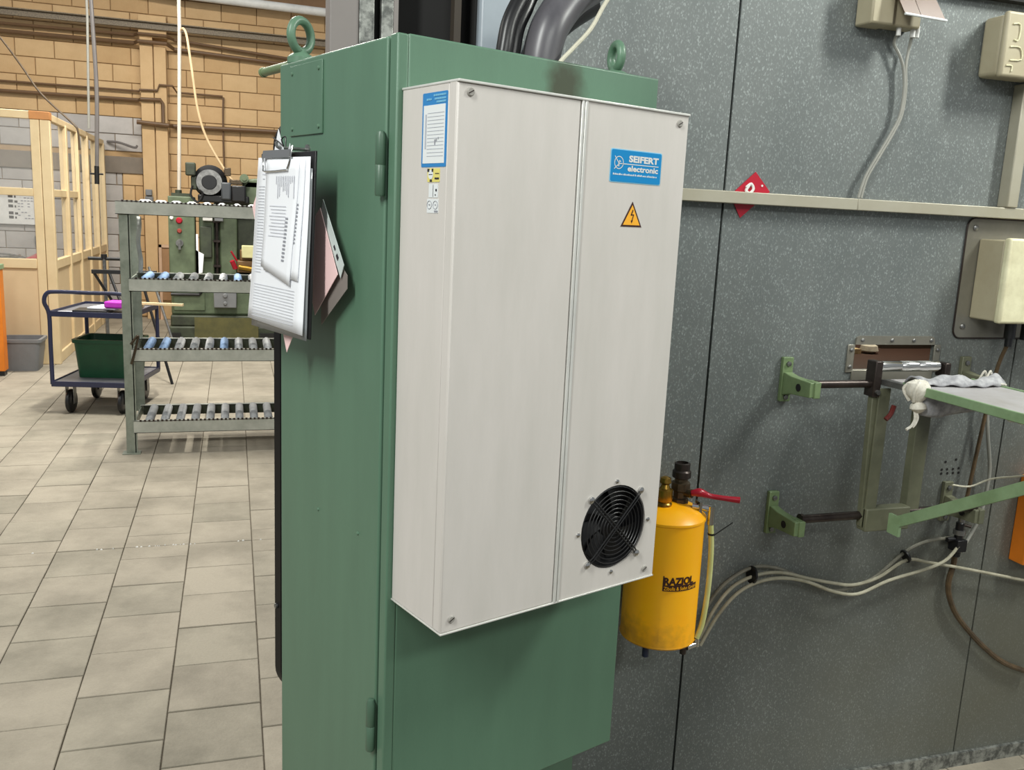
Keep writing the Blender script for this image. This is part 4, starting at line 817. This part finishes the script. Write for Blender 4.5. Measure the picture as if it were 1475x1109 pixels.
for r in [.012, .020, .028, .036, .044, .052, .060, .068]:
    gd.tube([(FU + r * math.cos(2 * PI * i / 40), FP - .0035, FZ + r * math.sin(2 * PI * i / 40)) for i in range(40)], .0011, n=6, closed=True, smooth=1)
grd = part('fan_guard', gd, blackm, ac, local=True)
SR = .0865
for a in (45, 135):
    a = math.radians(a); c, s_ = math.cos(a), math.sin(a); nx, nz = -s_ * .0028, c * .0028
    for k in (-1, 1):
        part('guard_wire', MB().tube([(FU - SR * c + nx * k, FP - .002, FZ - SR * s_ + nz * k), (FU - .07 * c + nx * k, FP - .006, FZ - .07 * s_ + nz * k), (FU + .07 * c + nx * k, FP - .006, FZ + .07 * s_ + nz * k), (FU + SR * c + nx * k, FP - .002, FZ + SR * s_ + nz * k)], .0013, n=6, smooth=1), blackm, grd, local=True)
for a in (45, 135, 225, 315):
    a = math.radians(a); x, z = FU + SR * math.cos(a), FZ + SR * math.sin(a)
    part('guard_screw', MB().lathe((x, FP, z), (0, -1, 0), [(.0062, 0), (.0062, .004), (.003, .006)], n=14), chrome, ac, local=True)
for a in (0, 90, 180, 270):
    a = math.radians(a); x, z = FU + .0865 * math.cos(a), FZ + .0865 * math.sin(a)
    part('rivet', MB().lathe((x, FP, z), (0, -1, 0), [(.0045, 0), (.004, .002), (.0015, .003)], n=12), chrome, ac, local=True)
# maker's sign
def flat(pts2, y, d=.0006): return MB().ngon([(u, y, z) for u, z in pts2], (0, -d, 0))
def rr(u0, u1, z0, z1, r): return rrect(u0, u1, z0, z1, r, 4)[::-1]
EX, EZ = (1, 0, 0), (0, 0, 1)
b0 = part('sign', flat(rr(.312, .431, 1.8645, 1.9185, .003), FP), paleblue_l, ac, local=True, smooth=False)
b1 = part('sign_face', flat(rr(.3135, .4295, 1.866, 1.917, .003), FP - .0006, .0004), blue_l, b0, local=True, smooth=False)
YF = FP - .0013
part('lettering', text_mb('SEIFERT', (.353, YF, 1.8985), EX, EZ, .070, .0112, bold=.045), white, b0, local=True, smooth=False)
part('lettering', text_mb('electronic', (.351, YF, 1.8835), EX, EZ, .072, .0098, bold=.035), white, b0, local=True, smooth=False)
part('rule', MB().box(.338, .4235, YF, YF + .0002, 1.8945, 1.8958), white, b0, local=True, smooth=False)
mb = MB(); x = .3185; random.seed(11)
while x < .421:
    w_ = random.choice((.0022, .003, .0016)); mb.box(x, x + w_ * .75, YF, YF + .0002, 1.8765, 1.8765 + random.choice((.0022, .003))); x += w_ + (.0016 if random.random() < .15 else .0004)
part('small_print', mb, labelw, b0, local=True, smooth=False)
cx, cz, R_ = .3305, 1.8965, .0105
mb = MB()
for i in range(28):
    a, b_ = 2 * PI * i / 28, 2 * PI * (i + 1) / 28
    mb.add([(cx + R_ * math.cos(a), YF, cz + R_ * math.sin(a)), (cx + R_ * math.cos(b_), YF, cz + R_ * math.sin(b_)), (cx + (R_ - .0013) * math.cos(b_), YF, cz + (R_ - .0013) * math.sin(b_)), (cx + (R_ - .0013) * math.cos(a), YF, cz + (R_ - .0013) * math.sin(a))], [(0, 1, 2, 3)])
def seg(mb, x0, z0, x1, z1, w_=.0013):
    d = Vector((x1 - x0, 0, z1 - z0)).normalized(); n_ = Vector((-d.z, 0, d.x)) * w_ / 2; a, b_ = Vector((x0, YF, z0)), Vector((x1, YF, z1))
    mb.add([a - n_, b_ - n_, b_ + n_, a + n_], [(0, 1, 2, 3)])
seg(mb, .3205, 1.907, .331, 1.895); seg(mb, .3205, 1.886, .331, 1.895); seg(mb, .329, 1.8952, .340, 1.8952); seg(mb, .327, 1.8925, .331, 1.8905); seg(mb, .331, 1.8905, .331, 1.900); seg(mb, .331, 1.900, .335, 1.898)
part('emblem', mb, white, b0, local=True, smooth=False)
# warning triangle
w0 = part('warning_triangle', flat([(.369, 1.8345), (.3445, 1.7925), (.3935, 1.7925)][::-1], FP), brownblk, ac, local=True, smooth=False)
part('triangle_face', flat([(.369, 1.8285), (.3495, 1.7955), (.3885, 1.7955)][::-1], FP - .0006, .0004), orange_l, w0, local=True, smooth=False)
mb = MB(); YF2 = YF; YF = FP - .0013
seg(mb, .3705, 1.821, .3665, 1.8115, .0022); seg(mb, .3665, 1.8120, .3725, 1.8130, .0018); seg(mb, .3725, 1.8130, .369, 1.8015, .002)
mb.add([(.3665, YF, 1.803), (.3715, YF, 1.8035), (.3688, YF, 1.7982)], [(0, 1, 2)])
part('lightning_bolt', mb, brownblk, w0, local=True, smooth=False)
# side stickers on the left face (plane u = AU0)
def sflat(v0, v1, z0, z1, u, d=.0006, r=.002): return MB().ngon([(u, v_, z) for v_, z in rrect(v0, v1, z0, z1, r, 3)][::1], (-d, 0, 0))
st = part('rating_sticker', sflat(-.134, -.064, 1.868, 1.976, AU0), blue_s, ac, local=True, smooth=False)
part('sticker_face', sflat(-.129, -.068, 1.8735, 1.958, AU0 - .0006, .0003, .0005), labelw, st, local=True, smooth=False)
def sbox(mb, v0, v1, z0, z1, u=AU0 - .0013): return mb.box(u, u + .0003, v0, v1, z0, z1)
mb = MB(); z = 1.946
while z > 1.879: sbox(mb, -.126, -.080, z, z + .0007); z -= .0052
sbox(mb, -.0775, -.0735, 1.895, 1.945); part('table_lines', mb, labelg, st, local=True, smooth=False)
mb = MB()
sbox(mb, -.108, -.105, 1.905, 1.909); sbox(mb, -.104, -.101, 1.900, 1.908); sbox(mb, -.113, -.1105, 1.908, 1.911); part('stamp', mb, ink, st, local=True, smooth=False)
mb = MB(); random.seed(2)
for zz, va, vb in ((1.970, -.130, -.098), (1.965, -.130, -.100), (1.9605, -.130, -.104), (1.965, -.090, -.076)):
    v_ = va
    while v_ < vb: sbox(mb, v_, v_ + .002, zz, zz + .0028); v_ += .0029
part('header_print', mb, paleblue_l, st, local=True, smooth=False)
s2 = part('yellow_sticker', sflat(-.118, -.083, 1.846, 1.866, AU0, .0006, .001), yellow_l, ac, local=True, smooth=False)
mb = MB(); 
mb.lathe((AU0 - .0007, -.093, 1.857), (-1, 0, 0), [(.007, 0), (.007, .0003)], n=16); part('round_mark', mb, labelw, s2, local=True, smooth=False)
mb = MB(); sbox(mb, -.089, -.0835, 1.861, 1.8655); sbox(mb, -.100, -.096, 1.861, 1.8655); sbox(mb, -.098, -.088, 1.8565, 1.8575); sbox(mb, -.097, -.091, 1.8465, 1.8495); sbox(mb, -.1165, -.105, 1.850, 1.8525); sbox(mb, -.1165, -.106, 1.858, 1.859)
part('mark_print', mb, ink_d, s2, local=True, smooth=False)
s3 = part('white_sticker', sflat(-.114, -.088, 1.823, 1.843, AU0, .0006, .001), labelw, ac, local=True, smooth=False)
mb = MB(); sbox(mb, -.1015, -.101, 1.824, 1.842); mb.lathe((AU0 - .001, -.110, 1.834), (-1, 0, 0), [(.0022, 0), (.0022, .0003)], n=5); sbox(mb, -.109, -.107, 1.826, 1.828); part('mark_print', mb, ink_d, s3, local=True, smooth=False)
s4 = part('white_sticker', sflat(-.1165, -.084, 1.800, 1.821, AU0, .0006, .001), labelw, ac, local=True, smooth=False)
mb = MB()
for vv in (-.0915, -.1085): mb.tube([(AU0 - .001, vv + .0065 * math.cos(2 * PI * i / 18), 1.812 + .006 * math.sin(2 * PI * i / 18)) for i in range(18)], .0004, n=4, closed=True, smooth=1)
sbox(mb, -.0935, -.0895, 1.8115, 1.813); sbox(mb, -.110, -.107, 1.8115, 1.813); sbox(mb, -.1155, -.106, 1.8015, 1.804); part('mark_print', mb, ink, s4, local=True, smooth=False)

# ---------------------------------------------------------------- hoses out of the cabinet top
def Lp(pts): return [L(*p) for p in pts]
solo('gland_plate', MB().ngon([L(.33, .18, Z1), L(.56, .18, Z1), L(.56, .40, Z1), L(.33, .40, Z1)], (0, 0, .008)), galv_s, 'pale gland plate on the cabinet roof where the hoses enter', 'plate')
solo('cable_hose', MB().tube(Lp([(.375, .25, 2.08), (.382, .25, 2.13), (.395, .255, 2.18), (.42, .26, 2.225), (.455, .265, 2.27), (.52, .28, 2.33)]), .0165, n=14), black, 'black hose leaving the cabinet top, leftmost of the three', 'hose', 'hoses out of the cabinet top')
solo('cable_hose', MB().tube(Lp([(.412, .27, 2.08), (.418, .27, 2.13), (.43, .275, 2.18), (.452, .28, 2.22), (.48, .29, 2.26), (.55, .3, 2.32)]), .0165, n=14), black, 'black hose leaving the cabinet top between its neighbour and the grey duct', 'hose', 'hoses out of the cabinet top')
solo('cable_duct', MB().tube(Lp([(.475, .25, 2.08), (.478, .25, 2.13), (.492, .25, 2.18), (.52, .255, 2.22), (.56, .26, 2.26), (.64, .27, 2.31)]), .040, n=24), duct_m, 'thick grey flexible duct bending up from the cabinet top', 'duct', 'ducts out of the cabinet top')
solo('cable_duct', MB().tube(Lp([(.53, .36, 2.08), (.54, .36, 2.13), (.57, .36, 2.19), (.62, .36, 2.24), (.70, .37, 2.29)]), .034, n=20), black, 'dark duct curving up behind the thick grey duct', 'duct', 'ducts out of the cabinet top')
solo('thin_cable', MB().tube(Lp([(.478, .2, 2.08), (.485, .2, 2.11), (.52, .2, 2.145), (.565, .2, 2.19), (.60, .2, 2.245), (.65, .2, 2.31)]), .0045, n=8), cablew, 'thin cream cable rising from the cabinet top in front of the duct', 'cable')
solo('wire_ends', MB().cyl(L(.468, .2, 2.08), L(.468, .2, 2.105), .004, n=8).cyl(L(.50, .2, 2.08), L(.50, .2, 2.10), .004, n=8).cyl(L(.512, .2, 2.08), L(.512, .2, 2.104), .004, n=8), cordm, 'three short pale screws on the gland plate beside the thin cable', 'screws')

# ---------------------------------------------------------------- clipboard and forms on the door
cb = thing('clipboard', 'black clipboard with white printed forms hanging on the cabinet door', 'clipboard', (PX, PY, 0), TH)
# board plane: from top (u=-.06) to bottom (u=-.085); s across (v), h down
def B(s_, h, off=0.):    # s 0..1 from far to near, h metres down
    v_ = .400 - .220 * s_; u = -.064 + .010 * s_ - .012 * (h / .33) - off * .6
    return (u, v_ + .020 * (h / .33) * (1 - s_) - .004 * (h / .33) * s_, 1.895 - h)
def sheet(pts, off, th=.0012, nu=8, nv=12, curl=.0):
    (a, b_, c, d) = pts
    def fn(u, v):
        s_ = (a[0] * (1 - u) + b_[0] * u) * (1 - v) + (d[0] * (1 - u) + c[0] * u) * v
        h = (a[1] * (1 - u) + b_[1] * u) * (1 - v) + (d[1] * (1 - u) + c[1] * u) * v
        return B(s_, h, off + curl * v * v + .0008 * math.sin(7 * v + 3 * u))
    return MB().grid(fn, nu, nv)
part('board', MB().ngon([B(0, 0), B(1, 0), B(1, .324), B(0, .324)], (.004, 0, 0)), blackm, cb, bevel=.001, local=True)
part('wallet', sheet([(.02, .01), (.985, .03), (.975, .327), (.0, .327)], .003), mat('clear_sleeve', (132, 136, 138), .2), cb, local=True, solid=.001)
pg = part('sheet', sheet([(.0, .008), (.965, .010), (.955, .318), (-.02, .312)], .007, curl=.006), paper, cb, local=True, solid=.001)
p3 = part('sheet', sheet([(.28, .012), (.90, .014), (.86, .225), (.26, .215)], .011, curl=.004), paper, cb, local=True, solid=.001)
p2 = part('sheet', sheet([(.22, .012), (.82, .014), (.74, .235), (.22, .208)], .014, curl=.005), paper, cb, local=True, solid=.001)
def lines(spec, mt, par, off, curl, h0s, h1s):
    mb = MB()
    for s0, s1, h0, h1 in spec:
        q = []
        for s_, h in ((s0, h0), (s1, h0), (s1, h1), (s0, h1)):
            v = (h - h0s) / (h1s - h0s); q.append(B(s_, h, off + .0032 + curl * v * v + .0008 * math.sin(7 * v + 3 * s_)))
        mb.add(q, [(0, 1, 2, 3)])
    return part('printed_lines', mb, mt, par, local=True, smooth=False, kind='stuff')
random.seed(1)
sp = [(.06, .80, .243 + .0055 * i, .2445 + .0055 * i) for i in range(12)] + [(.05, .17, .06 + .0055 * i, .0615 + .0055 * i) for i in range(30)] + [(.10 + .01 * (i % 3), .16, .03 + .008 * i, .0315 + .008 * i) for i in range(3)]
lines(sp, mat('faint_print', (210, 212, 218), .7), pg, .007, .006, .008, .315)
sp = []
for i in range(11): sp.append((.42 + .032 * i, .432 + .032 * i, .042, .042 + random.uniform(.01, .045)))
for i in range(10): sp.append((.32 + .02 * (i % 3), .62, .095 + .006 * i, .0966 + .006 * i))
lines(sp, mat('faint_print_2', (208, 210, 217), .7), p2, .014, .005, .012, .22)
lines([(.62 - .005 * i / 2, .665 - .005 * i / 2, .115 + .0068 * i, .1185 + .0068 * i) for i in range(12)], ink, p2, .014, .005, .012, .22)
lines([(.78 - .003 * i, .82 - .003 * i, .09 + .0066 * i, .0935 + .0066 * i) for i in range(11)], ink, p3, .011, .004, .012, .22)
clip = part('clip', MB().ngon([B(.14, -.004, .012), B(.66, -.004, .012), B(.66, .010, .016), B(.14, .010, .016)], (-.003, 0, 0)), chrome, cb, local=True)
part('clip_wire', MB().tube([B(.66, -.010, .012), B(.67, .012, .018), B(.63, .030, .020), B(.60, .032, .021), B(.22, .034, .021), B(.18, .028, .020), B(.15, .008, .018)], .0016, n=6, smooth=2), chrome, clip, local=True)
solo('hanging_string', MB().tube([L(*B(.22, -.028, .0)), L(*B(.38, -.018, .006)), L(*B(.5, -.010, .012)), L(*B(.46, -.022, .012)), L(*B(.52, -.026, .01)), L(*B(.54, -.008, .012))], .0013, n=6), black, 'thin black wire twisted through the top of the clipboard clip', 'wire')
def slip(name, pts, th, mt, label, cat='paper slip', gr=None):
    return solo(name, MB().ngon([L(*p) for p in pts], Vector(L(-th, 0, 0)) - Vector(L(0, 0, 0))), mt, label, cat, gr, smooth=False)
slip('paper_tag', [(-.052, .372, 1.885), (-.052, .310, 1.885), (-.052, .345, 1.938)], .001, paper, 'white paper corner standing up behind the clipboard clip')
slip('paper_tag', [(-.048, .32, 1.885), (-.048, .295, 1.885), (-.048, .302, 1.912)], .001, paper, 'small white paper tip right of the larger one above the clip')
slip('pink_form', [(-.028, .30, 1.74), (-.028, .215, 1.80), (-.028, .143, 1.688), (-.028, .235, 1.607)], .001, pink, 'pink form sticking out diagonally right of the clipboard')
slip('paper_strip', [(-.024, .212, 1.815), (-.024, .127, 1.705), (-.024, .140, 1.682), (-.024, .22, 1.79)], .001, mat('pale_strip', (206, 216, 212), .6), 'pale strip with handwriting lying along the pink form edge')
slip('clear_sleeve', [(-.020, .23, 1.76), (-.020, .122, 1.688), (-.020, .122, 1.665), (-.020, .225, 1.59)], .001, mat('grey_sleeve', (140, 132, 126), .25), 'grey translucent sleeve behind the pink form')
solo('pen_marks', MB().box(0, .001, 0, .001, 0, .001) if False else MB().ngon([L(-.0258, .163, 1.738), L(-.0258, .158, 1.731), L(-.0258, .161, 1.728), L(-.0258, .166, 1.735)], Vector(L(-.0005, 0, 0)) - Vector(L(0, 0, 0))).ngon([L(-.0258, .152, 1.724), L(-.0258, .146, 1.717), L(-.0258, .150, 1.711), L(-.0258, .156, 1.719)], Vector(L(-.0005, 0, 0)) - Vector(L(0, 0, 0))), ink_d, 'dark handwriting marks on the pale strip', 'writing')
slip('pink_form', [(-.058, .462, 1.795), (-.058, .40, 1.862), (-.058, .38, 1.74), (-.058, .425, 1.72)], .001, pink, 'pale pink form corner poking out left of the clipboard')
slip('pink_form', [(-.06, .315, 1.585), (-.06, .245, 1.585), (-.06, .288, 1.532)], .001, pink, 'pink paper tip hanging below the clipboard')
hk = solo('door_hook', MB().tube([L(-.0, .33, 1.905), L(-.03, .33, 1.905), L(-.058, .332, 1.905), L(-.062, .333, 1.915)], .003, n=8).cyl(L(.0, .33, 1.905), L(-.004, .33, 1.905), .010, n=12), steel, 'small steel hook on the cabinet door carrying the clipboard', 'hook')
